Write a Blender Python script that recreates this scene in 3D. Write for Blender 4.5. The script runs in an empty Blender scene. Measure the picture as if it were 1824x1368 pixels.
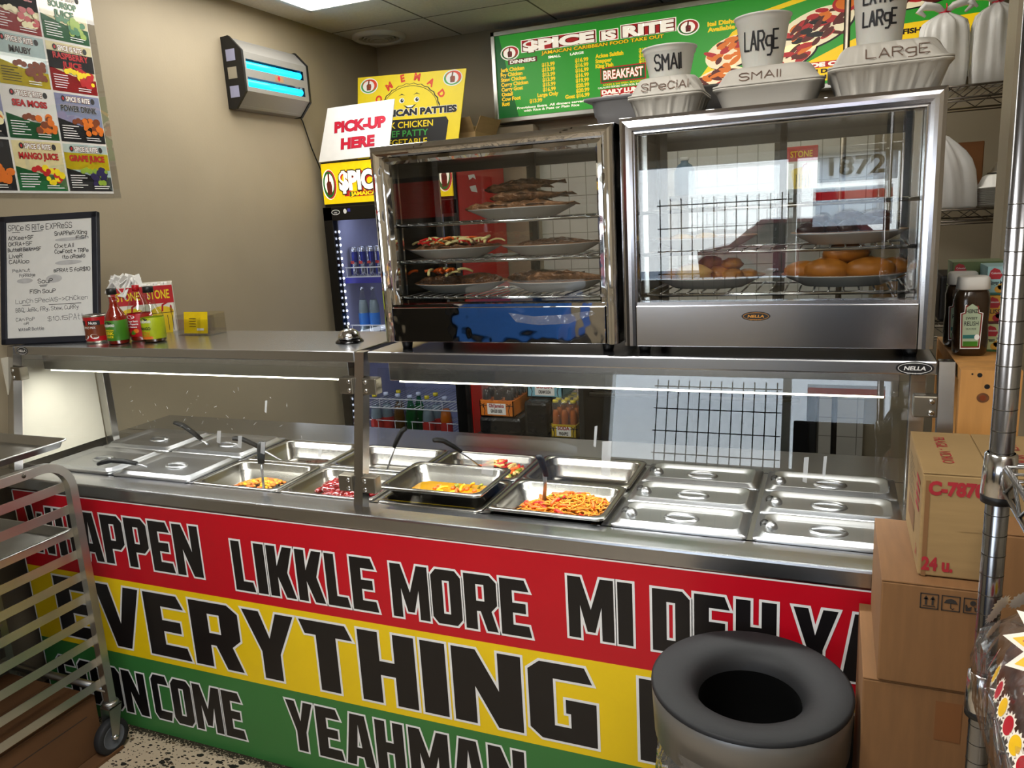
import bpy, bmesh, math, random
from mathutils import Vector as V, Matrix
random.seed(7)
PI = math.pi
SC = bpy.context.scene
COL = SC.collection

# ---------------------------------------------------------------- camera
cam_data = bpy.data.cameras.new('camera')
cam_data.sensor_width = 36.0
cam_data.lens = 36.0 * 1385.726 / 1824.0
cam_data.clip_start = 0.02
cam = bpy.data.objects.new('camera', cam_data)
COL.objects.link(cam)
def cam_matrix(x, y, z, yaw, pitch, roll):
    f = V((-math.sin(yaw) * math.cos(pitch), math.cos(yaw) * math.cos(pitch), math.sin(pitch)))
    r = V((math.cos(yaw), math.sin(yaw), 0)); u = r.cross(f)
    r2 = math.cos(roll) * r + math.sin(roll) * u
    u2 = -math.sin(roll) * r + math.cos(roll) * u
    m = Matrix(((r2.x, u2.x, -f.x, x), (r2.y, u2.y, -f.y, y), (r2.z, u2.z, -f.z, z), (0, 0, 0, 1)))
    return m
cam.matrix_world = cam_matrix(2.1338, -1.6571, 1.6262, 0.3993, -0.2113, -0.0563)
SC.camera = cam

# ---------------------------------------------------------------- world, exposure, room lights
SC.view_settings.view_transform = 'Standard'
SC.view_settings.look = 'None'
SC.view_settings.gamma = 1.0
SC.view_settings.use_curve_mapping = False
SC.view_settings.exposure = 0.22
SC.cycles.use_denoising = True
SC.cycles.max_bounces = 10
SC.cycles.transparent_max_bounces = 40
SC.cycles.sample_clamp_indirect = 6.0
SC.cycles.caustics_reflective = False
SC.cycles.caustics_refractive = False

world = bpy.data.worlds.new('daylight'); SC.world = world; world.use_nodes = True
wn = world.node_tree.nodes; wl = world.node_tree.links
bgn = wn['Background']
tc = wn.new('ShaderNodeTexCoord'); sep = wn.new('ShaderNodeSeparateXYZ'); rmp = wn.new('ShaderNodeValToRGB')
wl.new(tc.outputs['Generated'], sep.inputs[0]); wl.new(sep.outputs['Z'], rmp.inputs[0])
rmp.color_ramp.elements[0].position = 0.0; rmp.color_ramp.elements[0].color = (0.80, 0.83, 0.88, 1)
rmp.color_ramp.elements[1].position = 0.45; rmp.color_ramp.elements[1].color = (0.50, 0.66, 0.95, 1)
wl.new(rmp.outputs[0], bgn.inputs[0]); bgn.inputs[1].default_value = 7.0

def area(name, loc, sx, sy, energy, color, rot=(0, 0, 0), spread=PI):
    l = bpy.data.lights.new(name, 'AREA'); l.shape = 'RECTANGLE'; l.size = sx; l.size_y = sy
    l.energy = energy; l.color = color; l.spread = spread
    o = bpy.data.objects.new(name, l); o.location = loc; o.rotation_euler = rot; COL.objects.link(o)
    return o
WARM = (1.0, 0.89, 0.74); NEUT = (1.0, 0.99, 0.97)
# fluorescent troffers in the ceiling
TROFFERS = [(-0.10, 1.35, 0.60, 1.22, 8), (1.20, -1.15, 0.60, 1.22, 34), (1.70, 1.70, 1.22, 0.60, 6), (2.6, -2.0, 0.60, 1.22, 10)]
CEIL = 2.72
for i, (x, y, a, b, e) in enumerate(TROFFERS):
    area('troffer_light', (x, y, CEIL - 0.03), a - 0.04, b - 0.04, e, NEUT)
# strip lamps under the serving shelf
area('strip_light', (0.24, 0.22, 1.186), 1.24, 0.03, 7, (1.0, 0.985, 0.95))
area('strip_light', (1.64, 0.22, 1.186), 1.30, 0.03, 7, (1.0, 0.99, 0.96))
# daylight through the shop window behind the camera
portal = area('window_portal', (1.62, -3.0, 1.53), 1.75, 0.80, 1, (1, 1, 1), rot=(PI / 2, 0, 0))
portal.data.cycles.is_portal = True

# ---------------------------------------------------------------- materials
def lin(h):
    if isinstance(h, str):
        h = h.lstrip('#'); c = [int(h[i:i + 2], 16) / 255 for i in (0, 2, 4)]
        return tuple((x / 12.92 if x <= 0.04045 else ((x + 0.055) / 1.055) ** 2.4) for x in c) + (1,)
    return tuple(h) + (1,) if len(h) == 3 else tuple(h)
MATS = {}
def M(name, color='#808080', rough=0.5, metal=0.0, var=0.08, scale=30.0, bump=0.0, bscale=None, stretch=None,
      emit=None, estr=0.0, spec=0.5, trans=0.0, coat=0.0, rvar=0.0, alpha=1.0, sss=0.0):
    m = bpy.data.materials.new(name); m.use_nodes = True
    nt = m.node_tree; N = nt.nodes; L = nt.links; p = N['Principled BSDF']
    c = lin(color)
    p.inputs['Roughness'].default_value = rough; p.inputs['Metallic'].default_value = metal
    p.inputs['Specular IOR Level'].default_value = spec; p.inputs['Transmission Weight'].default_value = trans
    p.inputs['Coat Weight'].default_value = coat; p.inputs['Alpha'].default_value = alpha
    if sss: p.inputs['Subsurface Weight'].default_value = sss; p.inputs['Subsurface Radius'].default_value = (0.02, 0.01, 0.006)
    tcn = N.new('ShaderNodeTexCoord'); mp = N.new('ShaderNodeMapping'); nz = N.new('ShaderNodeTexNoise')
    L.new(tcn.outputs['Object'], mp.inputs[0]); L.new(mp.outputs[0], nz.inputs['Vector'])
    if stretch: mp.inputs['Scale'].default_value = stretch
    nz.inputs['Scale'].default_value = scale; nz.inputs['Detail'].default_value = 4
    r = N.new('ShaderNodeValToRGB'); e = r.color_ramp.elements
    e[0].position = 0.3; e[1].position = 0.7
    e[0].color = tuple(x * (1 - var) for x in c[:3]) + (1,); e[1].color = tuple(min(1, x * (1 + var)) for x in c[:3]) + (1,)
    L.new(nz.outputs['Fac'], r.inputs[0]); L.new(r.outputs[0], p.inputs['Base Color'])
    if rvar:
        mr = N.new('ShaderNodeMapRange'); mr.inputs[3].default_value = max(0.02, rough - rvar); mr.inputs[4].default_value = rough + rvar
        L.new(nz.outputs['Fac'], mr.inputs[0]); L.new(mr.outputs[0], p.inputs['Roughness'])
    if bump:
        nb = nz
        if bscale:
            nb = N.new('ShaderNodeTexNoise'); nb.inputs['Scale'].default_value = bscale; L.new(mp.outputs[0], nb.inputs['Vector'])
        b = N.new('ShaderNodeBump'); b.inputs['Strength'].default_value = bump; b.inputs['Distance'].default_value = 0.01
        L.new(nb.outputs['Fac'], b.inputs['Height']); L.new(b.outputs[0], p.inputs['Normal'])
    if emit:
        p.inputs['Emission Color'].default_value = lin(emit); p.inputs['Emission Strength'].default_value = estr
    MATS[name] = m
    return m
def glassy(name, tint=(1, 1, 1), ior=1.5, rough=0.0, body=0.0, bodycol=(0.8, 0.8, 0.8), wav=0.0, wscale=8.0, boost=1.0, tl_=0.4):
    """thin pane / film: transparent + fresnel gloss (+ a little milky diffuse)"""
    m = bpy.data.materials.new(name); m.use_nodes = True; nt = m.node_tree; N = nt.nodes; L = nt.links
    for n in list(N): N.remove(n)
    out = N.new('ShaderNodeOutputMaterial'); t = N.new('ShaderNodeBsdfTransparent'); t.inputs[0].default_value = tuple(tint) + (1,)
    g = N.new('ShaderNodeBsdfGlossy'); g.inputs['Roughness'].default_value = rough
    fr = N.new('ShaderNodeLayerWeight'); fr.inputs['Blend'].default_value = 0.5
    pw = N.new('ShaderNodeMath'); pw.operation = 'POWER'; pw.inputs[1].default_value = 5; L.new(fr.outputs['Facing'], pw.inputs[0])
    f0 = ((ior - 1) / (ior + 1)) ** 2 * boost
    mu = N.new('ShaderNodeMapRange'); mu.inputs[3].default_value = f0; mu.inputs[4].default_value = 1.0; L.new(pw.outputs[0], mu.inputs[0])
    mx = N.new('ShaderNodeMixShader'); L.new(mu.outputs[0], mx.inputs[0])
    base = t.outputs[0]
    nz = N.new('ShaderNodeTexNoise'); nz.inputs['Scale'].default_value = wscale; tcn = N.new('ShaderNodeTexCoord'); L.new(tcn.outputs['Object'], nz.inputs['Vector'])
    if body:
        d = N.new('ShaderNodeBsdfDiffuse'); d.inputs[0].default_value = tuple(bodycol) + (1,)
        tl = N.new('ShaderNodeBsdfTranslucent'); tl.inputs[0].default_value = tuple(bodycol) + (1,)
        a = N.new('ShaderNodeMixShader'); a.inputs[0].default_value = tl_; L.new(d.outputs[0], a.inputs[1]); L.new(tl.outputs[0], a.inputs[2])
        b2 = N.new('ShaderNodeMixShader')
        mr = N.new('ShaderNodeMapRange'); mr.inputs[3].default_value = max(0, body - 0.06); mr.inputs[4].default_value = min(1, body + 0.06)
        L.new(nz.outputs['Fac'], mr.inputs[0]); L.new(mr.outputs[0], b2.inputs[0])
        L.new(t.outputs[0], b2.inputs[1]); L.new(a.outputs[0], b2.inputs[2]); base = b2.outputs[0]
    L.new(base, mx.inputs[1]); L.new(g.outputs[0], mx.inputs[2]); L.new(mx.outputs[0], out.inputs[0])
    if wav:
        b = N.new('ShaderNodeBump'); b.inputs['Strength'].default_value = wav; b.inputs['Distance'].default_value = 0.02
        L.new(nz.outputs['Fac'], b.inputs['Height']); L.new(b.outputs[0], g.inputs['Normal']); L.new(b.outputs[0], fr.inputs['Normal'])
    MATS[name] = m
    return m

M('wall_paint', '#9d917a', 0.55, var=0.05, scale=2.5, bump=0.04, bscale=90, spec=0.35)
M('white_tile_base', '#c9c7c0', 0.25, var=0.03, scale=8)
M('ceiling_tile', '#e6e2da', 0.9, var=0.05, scale=60, bump=0.15, bscale=160)
M('lamp_grey', '#94928d', 0.45, 0.35, var=.04, scale=300)
M('tbar', '#c9c4ba', 0.6)
M('floor_base', '#b5a58c', 0.55, var=0.06, scale=4)
M('steel', '#b6b8bc', 0.25, 1.0, var=0.012, scale=9, stretch=(1.0, 30, 30), rvar=0.012)
M('steel_v', '#b9b7b3', 0.24, 1.0, var=0.012, scale=9, stretch=(30, 30, 1), rvar=0.012)
M('steel_pan', '#a5a29c', 0.25, 1.0, var=0.04, scale=7, bump=0.02, bscale=9, rvar=0.04)
M('steel_lid', '#adaeb1', 0.33, 1.0, var=0.03, scale=9, rvar=0.03)
M('steel_dark', '#4b4740', 0.4, 1.0, var=0.15, scale=8)
M('clamp_steel', '#8d877a', 0.42, 1.0, var=0.05, scale=20)
M('chrome', '#e2e2e2', 0.04, 1.0, var=0.02, scale=3, bump=0.30, bscale=9)
M('chrome_brushed', '#c4c3c6', 0.16, 1.0, var=0.015, scale=9, stretch=(2, 90, 90), rvar=0.02)
M('chrome_wire', '#cfcfcf', 0.16, 1.0, var=0.05)
M('aluminium', '#c9c9c4', 0.3, 1.0, var=0.06, scale=9, rvar=0.06)
M('aluminium_sheet', '#a9a9a6', 0.35, 1.0, var=0.1, scale=12, rvar=0.08)
M('cab_dark', '#3c3833', 0.28, 1.0, var=0.15, scale=6, stretch=(1, 1, 30))
M('black', '#0d0d0e', 0.45, var=0.2)
M('black_gloss', '#070708', 0.18, var=0.2)
M('rubber', '#17181a', 0.7, var=0.15)
M('grey_rubber', '#565b62', 0.6, var=0.1)
M('charcoal', '#161719', 0.6, spec=.35, var=0.10, scale=12, bump=0.03, bscale=120)
M('bin_metal', '#8e8d8b', 0.42, 0.75, var=0.05, scale=6, rvar=0.05)
M('white', '#e9e8e4', 0.5, var=0.02)
M('paper', '#f1f0ec', 0.6, var=0.02)
M('whiteboard', '#dfe0dd', 0.22, var=0.02)
M('smudge', '#b9babb', 0.4, var=0.1, scale=40)
M('navy_frame', '#1b1f2a', 0.45, var=0.1)
M('ink', '#17171a', 0.6, var=0.1)
M('ink_grey', '#55565b', 0.6, var=0.15)
M('ink_brown', '#6d5648', 0.7, var=0.2, scale=80)
M('red', '#c1091f', 0.35, var=0.03, scale=6)
M('yellow', '#f3cf12', 0.35, var=0.03, scale=6)
M('green', '#3a7a3c', 0.35, var=0.04, scale=6)
M('letter_black', '#121012', 0.35, var=0.1)
M('letter_white', '#eeeeec', 0.4, var=0.02)
M('foam', '#c6c1b6', 0.65, var=0.03, scale=14, bump=0.04, bscale=120)  # darker than foam_white: the backlit boxes' shade is put into the colour
M('foam_white', '#e4e2dc', 0.65, var=0.03, scale=14)
M('cup_plastic', '#d3d2cb', 0.35, var=0.03, sss=0.2)
M('plate', '#cfcfcc', 0.2, var=0.03)
M('plate_rim', '#8a5a34', 0.3)
M('cardboard', '#9a7e52', 0.8, var=0.07, scale=9, stretch=(1, 1, 9), bump=0.02, bscale=60)  # tone lowered to carry the shade that falls on the cartons
M('cardboard_red', '#825c36', 0.8, var=0.08, scale=9, stretch=(9, 1, 1))  # darkened as well, shade from the shelf goods put into the colour
M('cardboard_dark', '#7d4f26', 0.75, var=0.12, scale=6)
M('cardboard_edge', '#c9a879', 0.85, var=0.15, scale=60)
M('print_red', '#a3222c', 0.7, var=0.12, scale=50)
M('print_black', '#2b2622', 0.7, var=0.2, scale=50)
M('wood', '#c08a4a', 0.6, var=0.16, scale=5, stretch=(7, 7, 0.8), bump=0.03)
M('wood_edge', '#d8c8a8', 0.7)
M('knot', '#6a4020', 0.6, var=0.3, scale=60)
glassy('glass', (0.97, 0.985, 0.975), 1.52, wav=0.0)
glassy('cab_glass', (0.92, 0.93, 0.92), 1.62, boost=1.3)
glassy('fridge_glass', (0.9, 0.92, 0.96), 1.5)
glassy('acrylic', (0.95, 0.95, 0.95), 1.6, boost=1.6)
glassy('film', (0.97, 0.97, 0.97), 1.6, rough=0.12, body=0.10, bodycol=(0.85, 0.85, 0.85), wav=0.9, wscale=25)
glassy('film_dark', (0.75, 0.75, 0.75), 1.6, rough=0.12, body=0.12, bodycol=(0.4, 0.4, 0.42), wav=0.9, wscale=25)
glassy('bag_white', (0.9, 0.9, 0.9), 1.4, rough=0.25, body=0.88, bodycol=(0.86, 0.85, 0.82), wav=0.4, wscale=18)
glassy('bottle_clear', (0.92, 0.95, 0.93), 1.5, boost=1.3)
glassy('bottle_green', (0.15, 0.6, 0.35), 1.5, boost=1.3)
glassy('tape', (0.92, 0.92, 0.92), 1.5, rough=0.25, body=0.35, bodycol=(0.8, 0.82, 0.85))
M('uv_tube', '#20c8ff', 0.3, emit='#18b8ff', estr=2.6)
M('led', '#ffffff', 0.3, emit='#eef2ff', estr=14)
M('strip_tube', '#fffdf0', 0.4, emit='#fff6e0', estr=9)
M('diffuser', '#ffffff', 0.5, emit='#fff7e8', estr=4.5)
M('sign_lit', '#f4d40c', 0.4, emit='#f0c800', estr=0.30)
def backlit(name, col, s):
    return M(name, col, 0.4, var=0.02, emit=col, estr=s)
backlit('lit_green', '#2f9a2e', 0.42)
backlit('lit_green_dark', '#17662a', 0.32)
backlit('lit_yellow', '#f5c915', 0.5)
backlit('lit_white', '#fbf0dd', 0.6)
backlit('lit_red', '#b01f22', 0.45)
backlit('lit_orange', '#d8701c', 0.45)
backlit('lit_brown', '#5e1c12', 0.3)
backlit('lit_black', '#10100d', 0.02)
backlit('lit_cream', '#f0e0b8', 0.5)

# ---------------------------------------------------------------- mesh builder
class B:
    def __init__(s): s.v = []; s.f = []; s.m = []; s.s = []
    def add(s, vs, fs, mat=0, smooth=False, xf=None):
        n = len(s.v)
        s.v += [tuple(xf @ V(p)) for p in vs] if xf is not None else [tuple(p) for p in vs]
        for f in fs:
            s.f.append(tuple(i + n for i in f)); s.m.append(mat); s.s.append(smooth)
        return s
    def box(s, x0, x1, y0, y1, z0, z1, mat=0, bev=0.0, xf=None, seg=2):
        vs = [(x0, y0, z0), (x1, y0, z0), (x1, y1, z0), (x0, y1, z0), (x0, y0, z1), (x1, y0, z1), (x1, y1, z1), (x0, y1, z1)]
        fs = [(0, 3, 2, 1), (4, 5, 6, 7), (0, 1, 5, 4), (1, 2, 6, 5), (2, 3, 7, 6), (3, 0, 4, 7)]
        if not bev: return s.add(vs, fs, mat, False, xf)
        bm = bmesh.new(); bv = [bm.verts.new(p) for p in vs]
        for f in fs: bm.faces.new([bv[i] for i in f])
        bmesh.ops.bevel(bm, geom=bm.edges[:], offset=min(bev, 0.49 * min(x1 - x0, y1 - y0, z1 - z0)), segments=seg, affect='EDGES', profile=0.5)
        bm.verts.index_update()
        s.add([v.co[:] for v in bm.verts], [tuple(v.index for v in f.verts) for f in bm.faces], mat, False, xf); bm.free()
        return s
    def lathe(s, prof, c=(0, 0, 0), seg=32, mat=0, xf=None, smooth=True, closed=False):
        """prof: list of (r, z) or (r, z, mat) from bottom to top, axis z"""
        base = Matrix.Translation(c); X = (xf @ base) if xf is not None else base
        vs = []; rings = []
        for p in prof:
            if p[0] < 1e-6: rings.append([len(vs)]); vs.append((0, 0, p[1]))
            else:
                rings.append(list(range(len(vs), len(vs) + seg)))
                vs += [(p[0] * math.cos(2 * PI * i / seg), p[0] * math.sin(2 * PI * i / seg), p[1]) for i in range(seg)]
        n = len(s.v); s.v += [tuple(X @ V(p)) for p in vs]
        pr = list(range(len(prof) - 1))
        for k in pr:
            a, b = rings[k], rings[k + 1]; mt = prof[k][2] if len(prof[k]) > 2 else mat
            for i in range(seg):
                j = (i + 1) % seg
                if len(a) == 1 and len(b) == 1: continue
                if len(a) == 1: f = (a[0], b[j], b[i])
                elif len(b) == 1: f = (a[i], a[j], b[0])
                else: f = (a[i], a[j], b[j], b[i])
                s.f.append(tuple(q + n for q in f)); s.m.append(mt); s.s.append(smooth)
        return s
    def cyl(s, p0, p1, r0, r1=None, seg=16, mat=0, cap=True, smooth=True):
        r1 = r0 if r1 is None else r1
        return s.tube([p0, p1], [r0, r1], seg, mat, cap=cap, smooth=smooth)
    def tube(s, pts, r, seg=10, mat=0, cap=True, smooth=True, closed=False, flat=None):
        pts = [V(p) for p in pts]; n = len(pts)
        rs = r if isinstance(r, (list, tuple)) else [r] * n
        vs = []; fs = []; prev = None
        for i, p in enumerate(pts):
            a = pts[i - 1] if (i > 0 or closed) else p; b = pts[(i + 1) % n] if (i < n - 1 or closed) else p
            t = (b - a)
            t = t.normalized() if t.length > 1e-9 else V((0, 0, 1))
            if prev is None:
                ref = V((0, 0, 1)) if abs(t.z) < 0.9 else V((1, 0, 0))
                u = t.cross(ref).normalized()
            else:
                u = (prev - t * prev.dot(t)).normalized()
            prev = u; w = t.cross(u)
            for k in range(seg):
                an = 2 * PI * (k + 0.5) / seg
                ru, rw = (rs[i], rs[i]) if flat is None else (rs[i], rs[i] * flat)
                vs.append(tuple(p + u * (ru * math.cos(an)) + w * (rw * math.sin(an))))
        m = n if closed else n - 1
        for i in range(m):
            for k in range(seg):
                a0 = i * seg + k; a1 = i * seg + (k + 1) % seg; j = ((i + 1) % n) * seg
                fs.append((a0, a1, j + (k + 1) % seg, j + k))
        if cap and not closed:
            fs.append(tuple(reversed(range(seg)))); fs.append(tuple((n - 1) * seg + k for k in range(seg)))
        return s.add(vs, fs, mat, smooth)
    def sqtube(s, pts, w, mat=0):
        return s.tube(pts, w * 0.7071, 4, mat, smooth=False)
    def loft(s, rings, mat=0, smooth=True, cap0=True, cap1=True, xf=None, mats=None):
        n = len(rings[0]); vs = [p for r in rings for p in r]; base = len(s.v)
        s.v += [tuple(xf @ V(p)) for p in vs] if xf is not None else [tuple(p) for p in vs]
        for i in range(len(rings) - 1):
            for k in range(n):
                s.f.append((base + i * n + k, base + i * n + (k + 1) % n, base + (i + 1) * n + (k + 1) % n, base + (i + 1) * n + k))
                s.m.append(mats[i] if mats else mat); s.s.append(smooth)
        if cap0: s.f.append(tuple(base + k for k in reversed(range(n)))); s.m.append(mats[0] if mats else mat); s.s.append(False)
        if cap1: s.f.append(tuple(base + (len(rings) - 1) * n + k for k in range(n))); s.m.append(mats[-1] if mats else mat); s.s.append(False)
        return s
    def blob(s, c, rx, ry, rz, mat=0, seg=12, rings=8, jit=0.0, xf=None, rnd=random):
        vs = [(0, 0, -rz)]; ph = []
        for i in range(1, rings):
            a = PI * i / rings - PI / 2
            for k in range(seg):
                b = 2 * PI * k / seg; q = 1 + rnd.uniform(-jit, jit)
                vs.append((rx * q * math.cos(a) * math.cos(b), ry * q * math.cos(a) * math.sin(b), rz * math.sin(a) * (1 + rnd.uniform(-jit, jit))))
        vs.append((0, 0, rz)); fs = []
        for k in range(seg): fs.append((0, 1 + (k + 1) % seg, 1 + k))
        for i in range(rings - 2):
            for k in range(seg):
                a = 1 + i * seg; fs.append((a + k, a + (k + 1) % seg, a + seg + (k + 1) % seg, a + seg + k))
        t = len(vs) - 1; a = 1 + (rings - 2) * seg
        for k in range(seg): fs.append((a + k, a + (k + 1) % seg, t))
        T = Matrix.Translation(c)
        return s.add(vs, fs, mat, True, (T @ xf) if xf is not None else T)
def rr(hx, hy, r, z, cx=0, cy=0, n=4):
    pts = []
    for qx, qy, a0 in ((1, 1, 0), (-1, 1, PI / 2), (-1, -1, PI), (1, -1, 1.5 * PI)):
        for i in range(n + 1):
            a = a0 + PI / 2 * i / n
            pts.append((cx + qx * (hx - r) + r * math.cos(a), cy + qy * (hy - r) + r * math.sin(a), z))
    return pts
def fin(b, name, mats, parent=None, world=True):
    """link a builder's geometry as one mesh object; world coordinates are turned into the parent's own"""
    me = bpy.data.meshes.new(name)
    vs = b.v
    if parent is not None and world:
        w = Matrix.Identity(4); q = parent
        while q is not None:
            w = Matrix.Translation(q.location) @ Matrix.Rotation(q.rotation_euler.z, 4, 'Z') @ w; q = q.parent
        inv = w.inverted()
        vs = [tuple(inv @ V(p)) for p in vs]
    me.from_pydata(vs, [], b.f)
    for m in (mats if isinstance(mats, (list, tuple)) else [mats]): me.materials.append(MATS[m])
    me.polygons.foreach_set('material_index', b.m); me.polygons.foreach_set('use_smooth', b.s)
    me.update()
    o = bpy.data.objects.new(name, me); COL.objects.link(o)
    if parent is not None: o.parent = parent
    return o
def tag(o, label, cat, group=None, kind=None):
    o['label'] = label; o['category'] = cat
    if group: o['group'] = group
    if kind: o['kind'] = kind
    return o
def thing(name, label, cat, loc=(0, 0, 0), rz=0.0, group=None):
    o = bpy.data.objects.new(name, None); COL.objects.link(o); o.empty_display_size = 0.05
    o.location = loc; o.rotation_euler = (0, 0, rz)
    return tag(o, label, cat, group)
def struct(b, name, mats):
    o = fin(b, name, mats); o['kind'] = 'structure'; return o
def dup(root, loc, rz=None, label=None, group=None):
    r = root.copy(); COL.objects.link(r); r.location = loc
    if rz is not None: r.rotation_euler = (0, 0, rz)
    if label: r['label'] = label
    if group: r['group'] = group
    for ch in list(root.children):
        c = ch.copy(); COL.objects.link(c); c.parent = r
        for g in list(ch.children):
            d = g.copy(); COL.objects.link(d); d.parent = c
    return r

# ---------------------------------------------------------------- flat graphics and lettering
EPS = 0.00035
_cache = {}
def _ev(cu):
    ob = bpy.data.objects.new('tmp', cu); COL.objects.link(ob)
    e = ob.evaluated_get(bpy.context.evaluated_depsgraph_get()); m = e.to_mesh()
    r = ([(v.co.x, v.co.y) for v in m.vertices], [tuple(p.vertices) for p in m.polygons])
    e.to_mesh_clear(); bpy.data.objects.remove(ob); bpy.data.curves.remove(cu)
    return r
def text2d(t, off=0.0):
    k = (t, round(off, 4))
    if k not in _cache:
        cu = bpy.data.curves.new('t', 'FONT'); cu.body = t; cu.offset = off; cu.resolution_u = 3; _cache[k] = _ev(cu)
    return _cache[k]
def fill2d(cont, off=0.0):
    cu = bpy.data.curves.new('c', 'CURVE'); cu.dimensions = '2D'; cu.fill_mode = 'BOTH'; cu.offset = off
    for P in cont:
        sp = cu.splines.new('POLY'); sp.points.add(len(P) - 1); sp.use_cyclic_u = True
        for i, p in enumerate(P): sp.points[i].co = (p[0], p[1], 0, 1)
    return _ev(cu)
class D:
    def __init__(s, o, u, v, b=None, R=None):
        s.o = V(o); s.u = V(u).normalized(); s.v = V(v).normalized(); s.n = s.u.cross(s.v); s.b = b or B(); s.R = R
    def P(s, x, y, lay):
        if s.R:
            a = x / s.R; rr_ = s.R + lay * EPS
            return tuple(s.o + s.u * (rr_ * math.sin(a)) + s.n * (rr_ * math.cos(a) - s.R) + s.v * y)
        return tuple(s.o + s.u * x + s.v * y + s.n * (lay * EPS))
    def put(s, vs, fs, mat, lay): s.b.add([s.P(x, y, lay) for x, y in vs], fs, mat); return s
    def poly(s, pts, mat, lay=1): return s.put(pts, [tuple(range(len(pts)))], mat, lay)
    def rect(s, x0, y0, x1, y1, mat, lay=1):
        if s.R:
            n = 8; vs = []
            for i in range(n + 1): vs += [(x0 + (x1 - x0) * i / n, y0), (x0 + (x1 - x0) * i / n, y1)]
            return s.put(vs, [(2 * i, 2 * i + 2, 2 * i + 3, 2 * i + 1) for i in range(n)], mat, lay)
        return s.poly([(x0, y0), (x1, y0), (x1, y1), (x0, y1)], mat, lay)
    def ell(s, cx, cy, rx, ry, mat, lay=1, rot=0, n=28):
        c, q = math.cos(rot), math.sin(rot); pts = []
        for i in range(n):
            a = 2 * PI * i / n; x, y = rx * math.cos(a), ry * math.sin(a); pts.append((cx + x * c - y * q, cy + x * q + y * c))
        return s.poly(pts, mat, lay)
    def ring(s, cx, cy, rx, ry, w, mat, lay=1, n=32):
        vs = []
        for i in range(n):
            a = 2 * PI * i / n; vs += [(cx + rx * math.cos(a), cy + ry * math.sin(a)), (cx + (rx - w) * math.cos(a), cy + (ry - w) * math.sin(a))]
        return s.put(vs, [(2 * i, 2 * ((i + 1) % n), 2 * ((i + 1) % n) + 1, 2 * i + 1) for i in range(n)], mat, lay)
    def text(s, t, x, y, h, mat, lay=2, al='L', w=None, off=0.0, sh=0.0, rot=0.0, ol=None, olmat=None):
        """cap height h, optional total width w, bold offset off and outline ol (both in ems)"""
        for o_, m_, l_ in ([(off + ol, olmat, lay - 1)] if ol else []) + [(off, mat, lay)]:
            vs, fs = text2d(t, o_)
            if not vs: return s
            b0, _ = text2d(t, off); mnx = min(p[0] for p in b0); mxx = max(p[0] for p in b0)
            sy = h / 0.69; sx = (w / (mxx - mnx)) if w else sy
            W = (mxx - mnx) * sx; dx = {'L': 0, 'C': -W / 2, 'R': -W}[al]; c, q = math.cos(rot), math.sin(rot)
            pts = []
            for p in vs:
                px = (p[0] - mnx) * sx + dx + sh * p[1] * sy; py = p[1] * sy
                pts.append((x + px * c - py * q, y + px * q + py * c))
            s.put(pts, fs, m_, l_)
        return s
    def arc(s, t, cx, cy, r, a0, a1, h, mat, lay=2, off=0.02):
        n = len(t)
        for i, ch in enumerate(t):
            if ch == ' ': continue
            a = a0 + (a1 - a0) * i / max(1, n - 1)
            s.text(ch, cx + r * math.cos(a), cy + r * math.sin(a), h, mat, lay, 'C', off=off, rot=a - PI / 2)
        return s
    def shape(s, cont, mat, lay=2, off=0.0):
        vs, fs = fill2d(cont, off); return s.put(vs, fs, mat, lay)
    def line(s, pts, w, mat, lay=2):
        for (x0, y0), (x1, y1) in zip(pts, pts[1:]):
            dx, dy = x1 - x0, y1 - y0; l = math.hypot(dx, dy) or 1e-9; dx, dy = dx / l, dy / l; h = w / 2
            a = [(x0 - dx * h * .6 - dy * h, y0 - dy * h * .6 + dx * h), (x0 - dx * h * .6 + dy * h, y0 - dy * h * .6 - dx * h),
                 (x1 + dx * h * .6 + dy * h, y1 + dy * h * .6 - dx * h), (x1 + dx * h * .6 - dy * h, y1 + dy * h * .6 + dx * h)]
            s.poly(a, mat, lay)
        return s
    def hand(s, t, x, y, h, mat, lay=2, w=None, pen=None, rot=0.0, rnd=random, gap=1.3):
        """marker handwriting: h = cap height"""
        pen = pen or h * 0.1; adv = []; q = 0
        for ch in t:
            adv.append(q)
            g = STROKE.get(ch); q += 2.2 if ch == ' ' else (max(int(c[0]) for c in g.replace('|', ' ').split()) + gap if g else 2)
        sx = (w / (q - gap)) if w else h / 6; sy = h / 6; c, si = math.cos(rot), math.sin(rot)
        for ch, a in zip(t, adv):
            g = STROKE.get(ch)
            if not g: continue
            jy = rnd.uniform(-.25, .25)
            for st in g.split('|'):
                pts = []
                for k in st.split():
                    px = (a + int(k[0])) * sx; py = (int(k[1]) - 2 + jy) * sy
                    pts.append((x + px * c - py * si, y + px * si + py * c))
                s.line(pts, pen, mat, lay)
        return s
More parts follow.
